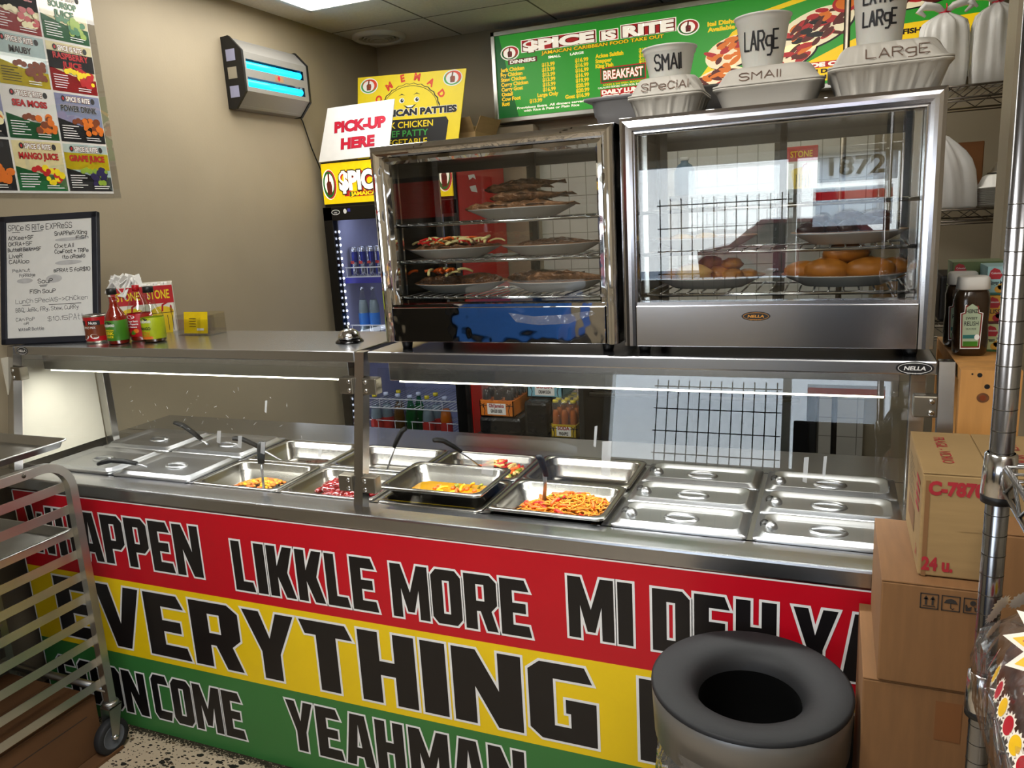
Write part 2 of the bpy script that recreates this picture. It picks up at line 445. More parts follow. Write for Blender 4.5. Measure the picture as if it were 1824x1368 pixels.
STROKE = dict(A="02 28 42|14 34", B="02 08 28 37 36 25 05|25 44 43 22 02", C="47 28 18 06 04 12 22 43", D="02 08 28 46 44 22 02",
 E="42 02 08 48|05 35", F="02 08 48|05 35", G="47 28 18 06 04 12 32 43 45 25", H="02 08|42 48|05 45", I="02 08", J="38 33 22 12 03",
 K="02 08|48 05 42", L="08 02 42", M="02 08 25 48 42", N="02 08 42 48", O="18 06 04 12 32 44 46 38 18", P="02 08 38 47 46 35 05",
 Q="18 06 04 12 32 44 46 38 18|24 41", R="02 08 38 47 46 35 05|25 42", S="47 38 18 07 06 15 35 44 43 32 12 03", T="08 48|28 22",
 U="08 03 12 32 43 48", W="08 12 26 32 48", X="02 48|08 42", Y="08 25 48|25 22", V="08 22 48",
 a="46 16 05 03 12 32 43 46|46 42", b="08 02 32 43 45 36 06", c="45 36 16 05 03 12 32 43", d="48 42 12 03 05 16 46", e="04 44 45 36 16 05 03 12 42",
 f="38 28 17 12|05 35", g="46 16 05 04 13 43|46 41 30 10", h="08 02|05 16 36 45 42", i="06 02|08 07", k="08 02|46 04 42", l="08 02",
 m="02 06|05 16 25 22|25 36 45 42", n="02 06|05 16 36 45 42", o="16 05 03 12 32 43 45 36 16", p="00 06 36 45 43 32 02", r="02 06|05 16 36",
 s="45 36 16 05 14 34 43 32 12 03", t="18 13 22 32|06 36", u="06 03 12 32 43 46|43 42", v="06 22 46", w="06 12 25 32 46", x="02 46|06 42",
 y="06 23 46|46 20 00", z="06 46 02 42")
STROKE.update({'0': STROKE['O'], '1': "06 18 12", '5': "48 08 05 35 44 43 32 02", '$': STROKE['S'] + "|29 21", '+': "05 45|27 23", '/': "02 48",
 '(': "28 16 14 22", ')': "08 16 14 02", '-': "05 45", '>': "07 45 03", ',': "13 01", '.': "02 03", "'": "08 06"})
def thumb_logo(d, cx, cy, r, red, white, green, brown, lay=2, k=1.0):
    """oval badge with a raised thumb"""
    d.ell(cx, cy, r * 1.12 * k, r, white, lay); d.ell(cx, cy, r * k, r * .86, green, lay + 1); d.ell(cx + .12 * r, cy + .1 * r, r * .9 * k, r * .76, red, lay + 2)
    d.ell(cx - .05 * r, cy - .02 * r, r * .72 * k, r * .7, white, lay + 3)
    d.shape([[(cx + a * r, cy + b_ * r) for a, b_ in ((-.32, -.55), (.3, -.55), (.38, -.1), (.32, .22), (.05, .25), (.12, .75), (-.08, .8), (-.16, .3), (-.36, .1))]], brown, lay + 4)
    for i in range(3): d.line([(cx + .0 * r, cy + (.1 - .2 * i) * r), (cx + .34 * r, cy + (.08 - .2 * i) * r)], r * .05, red, lay + 5)
# ================================================================ THE ROOM
XL, XR, YB, YF = -0.60, 3.3, 2.92, -3.0
def floor_material():
    m = MATS['floor_base']; nt = m.node_tree; N = nt.nodes; L = nt.links; p = N['Principled BSDF']
    src = p.inputs['Base Color'].links[0].from_socket
    tcn = N.new('ShaderNodeTexCoord')
    def specks(scale, thr, seed):
        v = N.new('ShaderNodeTexVoronoi'); v.inputs['Scale'].default_value = scale; v.inputs['Randomness'].default_value = 1
        mp = N.new('ShaderNodeMapping'); mp.inputs['Location'].default_value = (seed, seed, 0); mp.inputs['Scale'].default_value = (1, 1.7, 1); mp.inputs['Rotation'].default_value = (0, 0, seed)
        nz = N.new('ShaderNodeTexNoise'); nz.inputs['Scale'].default_value = scale * 1.3
        mxv = N.new('ShaderNodeMixRGB'); mxv.inputs[0].default_value = 0.010
        L.new(tcn.outputs['Object'], mp.inputs[0]); L.new(tcn.outputs['Object'], nz.inputs['Vector']); L.new(mp.outputs[0], mxv.inputs[1]); L.new(nz.outputs['Color'], mxv.inputs[2])
        L.new(mxv.outputs[0], v.inputs['Vector'])
        cs = N.new('ShaderNodeSeparateColor'); L.new(v.outputs['Color'], cs.inputs[0])
        mt = N.new('ShaderNodeMath'); mt.operation = 'POWER'; mt.inputs[1].default_value = 2.2; L.new(cs.outputs[0], mt.inputs[0]); pwr = N.new('ShaderNodeMath'); pwr.operation = 'MULTIPLY'; pwr.inputs[1].default_value = thr; L.new(mt.outputs[0], pwr.inputs[0])
        lt = N.new('ShaderNodeMath'); lt.operation = 'LESS_THAN'; L.new(v.outputs['Distance'], lt.inputs[0]); L.new(pwr.outputs[0], lt.inputs[1])
        return lt.outputs[0]
    prev = src
    for sc_, th, sd, col in ((36, 0.62, 0.3, '#15120f'), (80, 0.60, 1.7, '#2a231d'), (26, 0.26, 2.9, '#6a563f')):
        mx = N.new('ShaderNodeMixRGB'); L.new(specks(sc_, th, sd), mx.inputs[0]); L.new(prev, mx.inputs[1]); mx.inputs[2].default_value = lin(col); prev = mx.outputs[0]
    # grime gathered along the foot of the counter
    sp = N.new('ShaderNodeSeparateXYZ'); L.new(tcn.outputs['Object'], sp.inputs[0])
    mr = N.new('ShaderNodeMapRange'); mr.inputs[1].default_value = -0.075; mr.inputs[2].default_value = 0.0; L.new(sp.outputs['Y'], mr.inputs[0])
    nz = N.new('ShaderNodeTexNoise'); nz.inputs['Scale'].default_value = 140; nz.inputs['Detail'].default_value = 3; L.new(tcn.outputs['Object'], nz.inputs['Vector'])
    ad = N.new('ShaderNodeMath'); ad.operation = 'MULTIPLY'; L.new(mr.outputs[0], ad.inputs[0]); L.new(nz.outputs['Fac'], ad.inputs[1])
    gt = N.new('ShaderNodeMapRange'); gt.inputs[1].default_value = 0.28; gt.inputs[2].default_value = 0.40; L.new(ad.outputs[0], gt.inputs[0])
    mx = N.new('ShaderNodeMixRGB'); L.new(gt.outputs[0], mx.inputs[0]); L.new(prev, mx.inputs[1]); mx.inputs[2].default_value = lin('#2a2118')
    L.new(mx.outputs[0], p.inputs['Base Color'])
floor_material()
def grid_material(name, cw, ch, joint, jcol, tcn_axes):
    """square tiles / ceiling panels: joints cut with a brick texture"""
    m = MATS[name]; nt = m.node_tree; N = nt.nodes; L = nt.links; p = N['Principled BSDF']
    src = p.inputs['Base Color'].links[0].from_socket
    tcn = N.new('ShaderNodeTexCoord'); sp = N.new('ShaderNodeSeparateXYZ'); cb = N.new('ShaderNodeCombineXYZ')
    L.new(tcn.outputs['Object'], sp.inputs[0])
    L.new(sp.outputs[tcn_axes[0]], cb.inputs[0]); L.new(sp.outputs[tcn_axes[1]], cb.inputs[1])
    br = N.new('ShaderNodeTexBrick'); br.offset = 0; br.inputs['Scale'].default_value = 1; br.inputs['Mortar Size'].default_value = joint
    br.inputs['Brick Width'].default_value = cw; br.inputs['Row Height'].default_value = ch; br.inputs['Mortar Smooth'].default_value = 0.1
    L.new(cb.outputs[0], br.inputs['Vector']); L.new(src, br.inputs['Color1']); L.new(src, br.inputs['Color2']); br.inputs['Mortar'].default_value = lin(jcol)
    L.new(br.outputs['Color'], p.inputs['Base Color'])
grid_material('ceiling_tile', 0.61, 1.22, 0.006, '#6f6a62', 'XY')
grid_material('white_tile_base', 0.108, 0.108, 0.0025, '#8f8c85', 'XZ')

struct(B().box(XL - .1, XR + .1, YF - .1, YB + .1, -0.06, 0), 'floor', 'floor_base')
struct(B().box(XL - .1, XR + .1, YF - .1, YB + .1, CEIL, CEIL + .06), 'ceiling', 'ceiling_tile')
struct(B().box(XL - .1, XL, YF, YB, 0, CEIL), 'wall_left', 'wall_paint')
struct(B().box(XL, XR, YB, YB + .1, 0, CEIL), 'wall_back', 'wall_paint')
struct(B().box(XR, XR + .1, YF, YB, 0, CEIL), 'wall_right', 'wall_paint')
# the end of a partition right of the counter
struct(B().box(2.495, XR, 0.52, 0.64, 0, CEIL), 'trim_3', 'wall_paint')
# tiled stretch of the back wall
struct(B().box(0.47, 2.30, YB - .02, YB, 0, 2.0), 'trim_1', 'white_tile_base')
# a painted pilaster between the red cooler and the tiles
struct(B().box(0.20, 0.47, YB - .10, YB, 0, 2.15), 'trim_2', 'wall_paint')
# front wall with the shop window and a door behind the camera
WX0, WX1, WZ0, WZ1 = 0.75, 2.50, 1.13, 1.92
b = B()
b.box(XL, WX0, YF - .1, YF, 0, CEIL); b.box(WX1, XR, YF - .1, YF, 0, CEIL)
b.box(WX0, WX1, YF - .1, YF, 0, WZ0); b.box(WX0, WX1, YF - .1, YF, WZ1, CEIL)
struct(b, 'wall_front', 'wall_paint')
b = B(); t = .05
for x0, x1, z0, z1 in ((WX0, WX0 + t, WZ0, WZ1), (WX1 - t, WX1, WZ0, WZ1), (WX0, WX1, WZ0, WZ0 + t), (WX0, WX1, WZ1 - t, WZ1), (1.86, 1.91, WZ0, WZ1)):
    b.box(x0, x1, YF - .08, YF + .01, z0, z1, 0, .004)
win = struct(b, 'window_1', 'aluminium')
o = fin(B().box(WX0 + t, WX1 - t, YF - .05, YF - .044, WZ0 + t, WZ1 - t), 'window_pane', 'glass', win); o['kind'] = 'structure'
# street front seen only as a reflection: pavement
M('asphalt', '#8a8884', 0.9, var=0.1, scale=5)
struct(B().box(-8, 12, -20, YF - .1, -0.16, -0.1), 'street', 'asphalt')
# ceiling light fittings
for i, (x, y, a, c_, e) in enumerate(TROFFERS):
    t_ = thing('ceiling_light', ('recessed fluorescent ceiling panel over the fly lamp corner behind the counter', 'recessed fluorescent ceiling panel above the customers in front of the counter',
        'recessed fluorescent ceiling panel above the kitchen aisle behind the food warmers', 'recessed fluorescent ceiling panel near the shop window')[i], 'ceiling light', (x, y, CEIL - .03))
    b = B()
    for x0, x1, y0, y1 in ((-a / 2, a / 2, -c_ / 2, -c_ / 2 + .02), (-a / 2, a / 2, c_ / 2 - .02, c_ / 2), (-a / 2, -a / 2 + .02, -c_ / 2, c_ / 2), (a / 2 - .02, a / 2, -c_ / 2, c_ / 2)):
        b.box(x + x0, x + x1, y + y0, y + y1, CEIL - .012, CEIL)
    fin(b, 'frame', 'white', t_)
    fin(B().box(x - a / 2 + .02, x + a / 2 - .02, y - c_ / 2 + .02, y + c_ / 2 - .02, CEIL - .006, CEIL), 'diffuser', 'diffuser', t_)
# round ceiling air diffuser
t_ = thing('air_vent', 'round white ceiling air vent with concentric rings in the room corner', 'vent', (-.42, 2.66, CEIL - .03))
c = (-.42, 2.66, 0)
fin(B().lathe([(.16, CEIL), (.158, CEIL - .014), (.14, CEIL - .024), (.122, CEIL - .02), (.118, CEIL)], c, 48), 'outer_ring', 'white', t_)
b = B()
for k, r in enumerate((.105, .085, .064, .044)):
    b.lathe([(r, CEIL - .002), (r + .012, CEIL - .016 - .003 * k), (r + .005, CEIL - .018 - .003 * k), (r - .004, CEIL - .004)], c, 40)
b.lathe([(.03, CEIL - .026), (.0, CEIL - .03)], c, 24)
fin(b, 'louvre_rings', 'tbar', t_)
fin(B().lathe([(.12, CEIL - .001), (.0, CEIL - .001)], c, 32), 'dark_throat', 'black', t_)

# ================================================================ SERVING COUNTER
X0C, PITCH, LW = -0.4443, 0.345, 0.3305
ZT = 0.849; Y1, Y2 = 0.126, 0.6313
def colx(k): return X0C + k * PITCH + LW / 2
ctr = thing('serving_counter', 'long steel hot food counter with red yellow and green banner front', 'counter', (0.95, 0.4, 0))
b = B()
b.box(-.59, 2.37, -.004, .062, .822, .866, 0, .006)            # raised front nosing
b.box(-.59, 2.37, .05, Y1 + .008, .838, ZT, 0, .001)           # front strip
b.box(-.59, 2.37, Y2 - .008, .861, .80, ZT, 0, .003)           # rear strip
b.box(-.59, X0C + .01, Y1, Y2, .838, ZT)                       # left end
for k in range(7): b.box(colx(k) + LW / 2 - .01, colx(k + 1) - LW / 2 + .01, Y1, Y2, .838, ZT)
b.box(colx(7) + LW / 2 - .01, 2.37, Y1, Y2, .838, ZT)
fin(b, 'counter_top', 'steel', ctr)
for k in range(8):
    b = B(); x = colx(k); R1 = [rr(.157, .245, .03, z, x, (Y1 + Y2) / 2) for z in (.838, .70)]
    b.loft([R1[1], R1[0]], cap1=False)
    fin(b, 'well', 'steel_dark', ctr)
fin(B().box(-.42, 2.365, .03, .85, 0.02, .70), 'cabinet_body', 'steel_dark', ctr)
fin(B().box(-.425, -.405, .02, .85, 0.0, .83), 'end_panel', 'cab_dark', ctr)
PX0, PX1 = -.426, 2.37; ZA, ZB, ZC = .821, .547, .2738
b = B()
b.box(PX0, PX1, 0, .02, ZB, ZA, 0); b.box(PX0, PX1, 0, .02, ZC, ZB, 1); b.box(PX0, PX1, 0, .02, 0.0, ZC, 2)
d = D((0, 0, 0), (1, 0, 0), (0, 0, 1), b)
d.rect(PX0, ZA - .004, PX1, ZA, 3, 1); d.rect(PX0, 0.0, PX0 + .006, ZA, 3, 1)
fin(b, 'banner', ['red', 'yellow', 'green', 'letter_white'], ctr)
GL = {
 'W': (1.35, [[(0, 1), (.24, 1), (.30, .42), (.41, .85), (.59, .85), (.70, .42), (.76, 1), (1, 1), (.86, 0), (.60, 0), (.5, .42), (.40, 0), (.14, 0)]]),
 'H': (1, [[(0, 0), (.37, 0), (.37, .4), (.63, .4), (.63, 0), (1, 0), (1, 1), (.63, 1), (.63, .6), (.37, .6), (.37, 1), (0, 1)]]),
 'A': (1.05, [[(0, 0), (.33, 0), (.38, .18), (.62, .18), (.67, 0), (1, 0), (.76, 1), (.24, 1)], [(.42, .36), (.5, .78), (.58, .36)]]),
 'P': (1, [[(0, 0), (.39, 0), (.39, .31), (.78, .31), (1, .43), (1, .88), (.8, 1), (0, 1)], [(.39, .49), (.39, .82), (.61, .82), (.61, .49)]]),
 'E': (.95, [[(0, 0), (1, 0), (.92, .2), (.41, .2), (.41, .41), (.84, .41), (.84, .59), (.41, .59), (.41, .8), (.96, .8), (.82, 1), (0, 1)]]),
 'N': (1.1, [[(0, 0), (.33, 0), (.33, .5), (.64, 0), (1, 0), (1, 1), (.67, 1), (.67, .5), (.36, 1), (0, 1)]]),
 'L': (.85, [[(0, 0), (1, 0), (.9, .2), (.44, .2), (.44, 1), (0, 1)]]),
 'I': (.42, [[(0, 0), (1, 0), (1, 1), (0, 1)]]),
 'K': (1.05, [[(0, 0), (.36, 0), (.36, .38), (.62, 0), (1, 0), (.74, .5), (1, 1), (.64, 1), (.36, .62), (.36, 1), (0, 1)]]),
 'M': (1.3, [[(0, 0), (.27, 0), (.27, .52), (.41, .12), (.59, .12), (.73, .52), (.73, 0), (1, 0), (1, 1), (.71, 1), (.5, .5), (.29, 1), (0, 1)]]),
 'O': (1, [[(.18, 0), (.82, 0), (1, .12), (1, .88), (.82, 1), (.18, 1), (0, .88), (0, .12)], [(.39, .2), (.39, .8), (.61, .8), (.61, .2)]]),
 'R': (1.05, [[(0, 0), (.37, 0), (.37, .34), (.48, .34), (.66, 0), (1, 0), (.82, .36), (1, .48), (1, .88), (.8, 1), (0, 1)], [(.37, .53), (.37, .82), (.61, .82), (.61, .53)]]),
 'D': (1, [[(0, 0), (.8, 0), (1, .12), (1, .88), (.8, 1), (0, 1)], [(.39, .2), (.39, .8), (.61, .8), (.61, .2)]]),
 'Y': (1.05, [[(.32, 0), (.68, 0), (.68, .4), (1, 1), (.66, 1), (.5, .62), (.34, 1), (0, 1), (.32, .4)]]),
 'V': (1.1, [[(.34, 0), (.66, 0), (1, 1), (.67, 1), (.5, .4), (.33, 1), (0, 1)]]),
 'T': (1, [[(.31, 0), (.69, 0), (.69, .8), (1, .8), (.88, 1), (0, 1), (.1, .8), (.31, .8)]]),
 'G': (1, [[(.18, 0), (1, 0), (1, .56), (.55, .56), (.55, .38), (.62, .38), (.62, .2), (.38, .2), (.38, .8), (.95, .8), (.84, 1), (.18, 1), (0, .88), (0, .12)]]),
 'S': (1, [[(0, 0), (.82, 0), (1, .12), (1, .5), (.82, .6), (.38, .6), (.38, .8), (.95, .8), (.84, 1), (.18, 1), (0, .88), (0, .52), (.18, .4), (.62, .4), (.62, .2), (.06, .2)]]),
 'C': (.9, [[(.18, 0), (.9, 0), (1, .2), (.38, .2), (.38, .8), (.96, .8), (.84, 1), (.18, 1), (0, .88), (0, .12)]]),
}
def block_word(d, word, x0, x1, z0, z1, ow):
    gap = .10; tot = sum(GL[c][0] for c in word) + gap * (len(word) - 1); k = (x1 - x0) / tot; x = x0
    for c in word:
        w, cont = GL[c]; P = [[(x + p[0] * w * k, z0 + p[1] * (z1 - z0)) for p in q] for q in cont]
        d.shape(P, 0, 3, ow); d.shape(P, 1, 4, -.0005)
        x += (w + gap) * k
d = D((0, 0, 0), (1, 0, 0), (0, 0, 1))
for w_, a, c_, z0, z1, ow in (('WHAPPEN', -.372, .382, .602, .770, .0055), ('LIKKLE', .504, 1.002, .582, .741, .0055), ('MORE', 1.047, 1.452, .581, .738, .0055), ('MI', 1.551, 1.713, .604, .768, .0055),
      ('DEH', 1.759, 2.037, .604, .764, .0055), ('YAH', 2.07, 2.36, .604, .764, .0055), ('EVERYTHING', -.302, 1.615, .300, .522, .0065), ('IRIE', 1.723, 2.33, .296, .522, .0065),
      ('SOON', -.366, .050, .052, .212, .0055), ('COME', .080, .460, .058, .222, .0055), ('YEAH', .632, 1.040, .072, .242, .0055), ('MAN', 1.057, 1.41, .072, .242, .0055)):
    block_word(d, w_, a, c_, z0, z1, ow)
fin(d.b, 'lettering', ['letter_white', 'letter_black'], ctr)

# ---------------------------------------------------------------- sneeze guard with top shelf
sg = thing('sneeze_guard', 'steel framed glass sneeze guard with a long top shelf standing on the counter', 'sneeze guard', (0.95, 0.1, ZT))
def yl(z): return 0.05 + (z - .85) * .08 / .435
for x in (-.485, .929, 2.352):
    b = B(); w = .0145
    b.loft([[(x - w, y0, z), (x + w, y0, z), (x + w, y0 + .032, z), (x - w, y0 + .032, z)] for z, y0 in ((ZT, yl(.85)), (1.286, yl(1.286)))], smooth=False)
    fin(b, 'post', 'steel_v', sg)
for x in (-.47, 2.33):
    fin(B().box(x - .018, x + .018, .445, .475, ZT, 1.258, 0, .002), 'rear_post', 'steel_v', sg)
for x0, x1 in ((-.472, .912), (.952, 2.336)):
    b = B().box(x0, x1, .132, .50, 1.256, 1.2865, 0, .004)
    fin(b, 'shelf_top', 'steel', sg)
for x0, x1 in ((-.41, .85), (.985, 2.27)):
    h = fin(B().box(x0, x1, .185, .27, 1.196, 1.256, 0, .002), 'lamp_housing', 'steel', sg)
    fin(B().box(x0 + .03, x1 - .03, .187, .197, 1.192, 1.197, 0), 'strip_lamp', 'strip_tube', h)
M('cream_panel', '#d9d3c2', 0.4, var=.02)
fin(B().box(-.5, -.494, .10, .445, .872, 1.25, 0), 'end_panel', 'cream_panel', sg)
fin(B().box(-.502, -.492, .08, .445, ZT, .872, 0), 'end_rail', 'steel_dark', sg)
for x0, x1 in ((-.43, .904), (.984, 2.316)):
    b = B()
    b.loft([[(x0, y, z), (x1, y, z), (x1, y + .005, z), (x0, y + .005, z)] for y, z in ((yl(.888) + .008, .888), (yl(1.242) + .008, 1.242))], smooth=False)
    fin(b, 'glass_pane', 'glass', sg)
for xa, s in ((-.47, 1), (.914, -1), (.944, 1), (2.337, -1)):
    for z in (1.195, .928):
        y = yl(z); x0, x1 = sorted((xa, xa + s * .045))
        k = fin(B().box(x0, x1, y - .008, y + .024, z - .023, z + .023, 0, .003), 'clamp', 'clamp_steel', sg)
        b = B()
        for dz in (-.012, .012):
            b.lathe([(.0065, 0), (.0065, .002), (.004, .004), (0, .0035)], (0, 0, 0), 14, xf=Matrix.Translation((xa + s * .012, y - .0078, z + dz)) @ Matrix.Rotation(PI / 2, 4, 'X'))
        fin(b, 'screw', 'chrome_wire', k)
def nella(d, cx, cy, rx, ry, m=(0, 1, 2)):
    d.ell(cx, cy, rx, ry, m[0], 1); d.ring(cx, cy, rx * .88, ry * .8, ry * .07, m[1], 2)
    d.text('NELLA', cx, cy - ry * .27, ry * .55, m[2], 3, 'C', w=rx * 1.15, off=.03, sh=.2)
    d.text('EST THE 1957', cx, cy - ry * .86, ry * .2, m[1], 3, 'C', w=rx * .8)
for cx_, a_ in ((2.293, .036), (-.43, .029)):
    d = D((0, .132, 1.271), (1, 0, 0), (0, 0, 1)); nella(d, cx_, 0, a_, .0145)
    fin(d.b, 'maker_badge', ['black', 'letter_white', 'letter_white'], sg)
# sticky tape left on the glass
for x, z, w, h in ((.42, .01, .014, .036), (.50, .0, .014, .036), (.585, -.012, .015, .034), (.79, -.01, .010, .034), (.60, .11, .007, .034), (1.30, -.02, .033, .045), (1.62, .0, .022, .085), (1.60, .07, .006, .05), (2.08, .02, .009, .055), (2.12, .03, .006, .05)):
    d = D((0, yl(1.0) + .0075, 1.0), (1, 0, 0), (0, .1809, .983))
    d.poly([(x, z), (x + w, z - .003), (x + w + .003, z + h), (x + .002, z + h * .97)], 0, 1)
    fin(d.b, 'tape_strip', 'tape', sg)
d = D((0, yl(1.0) + .0075, 1.0), (1, 0, 0), (0, .1809, .983))
for i in range(40):
    x, z, l = random.uniform(.05, .75), random.uniform(.03, .17), random.uniform(.002, .012); a = random.uniform(0, 6)
    d.line([(x, z), (x + l * math.cos(a), z + l * math.sin(a))], .0012, 0, 1)
fin(d.b, 'scratches', 'tape', sg)['kind'] = 'stuff'

# ---------------------------------------------------------------- pans and lids
def lid_parts(root, hx, hy, notch):
    b = B()
    b.loft([rr(hx, hy, .012, -.006), rr(hx, hy, .012, 0), rr(hx - .012, hy - .012, .014, .001), rr(hx - .017, hy - .017, .02, .009), rr(hx - .022, hy - .022, .024, .0095),
            rr(hx - .036, hy - .036, .026, .001), rr(hx - .04, hy - .04, .026, 0)], cap0=False)
    fin(b, 'lid_plate', 'steel_lid', root, False)
    X = Matrix.Scale(1.45, 4, (1, 0, 0)); hb = B()
    hb.lathe([(.031, 0), (.0285, .005), (.0255, .0055), (.022, .001), (.012, .0), (0, .0002)], (0, 0, .0005), 32, xf=X)
    h = fin(hb, 'handle', 'steel_lid', root, False)
    fin(B().tube([(-.038, 0, .004), (-.02, 0, .0065), (0, 0, .007), (.02, 0, .0065), (.038, 0, .004)], .0028, 8), 'grip_bar', 'steel_lid', h, False)
    if notch:
        nb = B(); nx = -hx + .024
        nb.blob((nx + .012, -.004, .0), .017, .02, .016, 0, 14, 8)
        nb.blob((nx - .002, .0, .006), .012, .016, .011, 1, 12, 6)
        fin(nb, 'spoon_notch', ['steel_lid', 'black'], root, False)
ym = (Y1 + Y2) / 2
def set_lid(proto, label, group, k, y, hx, hy, notch, rz=0.0):
    loc = (colx(k), y, ZT + .007)
    if proto is None:
        t_ = thing('pan_lid', label, 'lid', loc, rz, group); lid_parts(t_, hx, hy, notch); return t_
    return dup(proto, loc, rz, label, group)
g2 = 'half size steel pan lids'
p = None
for k, y, rz, lab in ((0, ym - .126, 0, 'half size steel lid at the front left end under a black spoon'), (0, ym + .128, .0, 'half size steel pan lid at the rear left end of the counter by the wall'),
                  (1, ym - .126, .012, 'half size steel pan lid at the front, second pan from the left end'), (1, ym + .128, -.01, 'half size steel pan lid at the rear, second pan from the left end')):
    q = set_lid(p, lab, g2, k, y, LW / 2, .1235, False, rz); p = p or q
g3 = 'third size steel pan lids'
p = None
for k, nm in ((6, 'beside the noodle pan'), (7, 'at the right counter end')):
    for j, pos in enumerate(('front', 'middle', 'rear')):
        q = set_lid(p, 'notched steel lid, %s of three %s' % (pos, nm), g3, k, Y1 + .0845 + j * .1685, LW / 2, .083, True); p = p or q
def pan(label, k, y, hx, hy, depth, rim, tilt=0.0):
    t_ = thing('food_pan', label, 'food pan', (colx(k), y, ZT + rim - depth))
    b = B(); z = depth
    b.loft([rr(hx, hy, .022, z - .007), rr(hx + .001, hy + .001, .022, z - .002), rr(hx - .002, hy - .002, .022, z + .001), rr(hx - .013, hy - .013, .03, z), rr(hx - .017, hy - .017, .032, z - .004),
            rr(hx - .020, hy - .020, .032, z - .022), rr(hx - .024, hy - .024, .032, z - .025), rr(hx - .034, hy - .034, .034, .008), rr(hx - .044, hy - .044, .03, 0)], cap0=False, cap1=True)
    fin(b, 'pan_shell', 'steel_pan', t_, False)
    return t_
HF = .1235; yf, yr = ym - .126, ym + .128
pan('open steel pan of orange crumbled saltfish, third pan from the left at the front', 2, yf, LW / 2, HF, .064, .004)
pan('nearly empty steel pan with dark scraps, third from the left at the rear', 2, yr, LW / 2, HF, .064, .004)
pan('steel pan of glossy red jerk meat behind the middle post', 3, yf, LW / 2, HF, .064, .004)
pan('empty steel pan with a ladle standing in it behind the middle post at the rear', 3, yr, LW / 2, HF, .064, .004)
pan('empty supporting steel pan under the raised soup pan', 4, yf, LW / 2, HF, .064, .004)
pan('raised steel pan of yellow curry soup right of the middle post', 4, yf + .003, LW / 2 - .003, HF - .003, .064, .046)
pan('steel pan of cabbage and vegetables at the rear behind the soup pan', 4, yr, LW / 2, HF, .064, .006)
pan('steel pan of orange noodles with peppers at the front', 5, yf - .002, LW / 2, HF, .064, .018)
pan('empty clean steel pan behind the noodle pan', 5, yr, LW / 2, HF, .064, .012)

M('noodle', '#d98a1e', 0.4, var=0.2, scale=60, sss=0.1)
M('carrot', '#e8641a', 0.4, var=0.1); M('pepper_red', '#c81a12', 0.3, var=0.1); M('pepper_green', '#8a8f1e', 0.35, var=0.15)
M('cabbage', '#e2c27a', 0.45, var=0.12); M('jerk', '#7c0a0f', 0.12, var=0.35, scale=40, bump=0.3, coat=.4)
M('curry', '#b8860f', 0.08, var=0.15, scale=25, coat=.4); M('crumb', '#c07c22', 0.5, var=0.35, scale=60); M('scrap', '#4a2a1a', 0.6, var=0.3)
M('corn', '#e8b010', 0.4, var=.1)
def stick(b, c, l, r, mat, rnd, up=.35, bend=.3, seg=6):
    a = rnd.uniform(0, 2 * PI); e = rnd.uniform(-up, up); dx, dy, dz = math.cos(a) * math.cos(e), math.sin(a) * math.cos(e), math.sin(e)
    k = rnd.uniform(-bend, bend) * l
    pts = [(c[0] + dx * l * t - dy * k * (1 - 4 * t * t), c[1] + dy * l * t + dx * k * (1 - 4 * t * t), c[2] + dz * l * t + .12 * l * (1 - 4 * t * t)) for t in (-.5, -.25, 0, .25, .5)]
    b.tube(pts, r, seg, mat)
def food(name, label, cat, b, mats, c):
    b2 = b; o = fin(b2, name, mats); return tag(o, label, cat, kind='stuff')
rnd = random.Random(11)
# noodles, heaped to the right of the pan
b = B(); cx, cy = colx(5) + .006, yf + .012; z0 = ZT + .018 - .064
def hz(x, y, sx, sy, h): return h * max(0, 1 - ((x / sx) ** 2 + (y / sy) ** 2) ** .8)
b.blob((cx + .02, cy + .005, z0 + .004), .105, .066, .040, 0, 20, 8, .05, rnd=rnd)
for i in range(720):
    x, y = rnd.uniform(-.125, .118), rnd.uniform(-.085, .072); h = hz(x - .025, y, .15, .11, .050)
    if h <= .001: continue
    stick(b, (cx + x, cy + y, z0 + .008 + h * rnd.uniform(.75, 1.08)), rnd.uniform(.02, .05), .0021, 0, rnd, .5, .6, 5)
for i in range(34):
    x, y = rnd.uniform(-.11, .11), rnd.uniform(-.07, .06); h = hz(x - .025, y, .15, .11, .052)
    stick(b, (cx + x, cy + y, z0 + .012 + h), rnd.uniform(.02, .038), rnd.uniform(.004, .006), rnd.choice((1, 1, 2, 3, 1)), rnd, .5, .15)
food('noodles', 'heap of orange stir fried noodles with carrot and pepper strips', 'noodles', b, ['noodle', 'carrot', 'pepper_red', 'pepper_green'], None)
# cabbage and vegetables
b = B(); cx, cy = colx(4) + .045, yr + .028; z0 = ZT + .006 - .064
b.blob((cx, cy - .01, z0 + .004), .08, .06, .040, 0, 18, 8, .06, rnd=rnd)
for i in range(170):
    x, y = rnd.uniform(-.1, .08), rnd.uniform(-.08, .052); h = hz(x, y + .01, .12, .09, .060)
    stick(b, (cx + x, cy + y, z0 + .006 + h), rnd.uniform(.02, .04), rnd.uniform(.003, .0055), rnd.choice((0, 0, 0, 1, 2, 3, 0)), rnd, .5, .3)
food('cabbage', 'heap of steamed cabbage with carrot and pepper strips', 'vegetables', b, ['cabbage', 'carrot', 'pepper_green', 'pepper_red'], None)
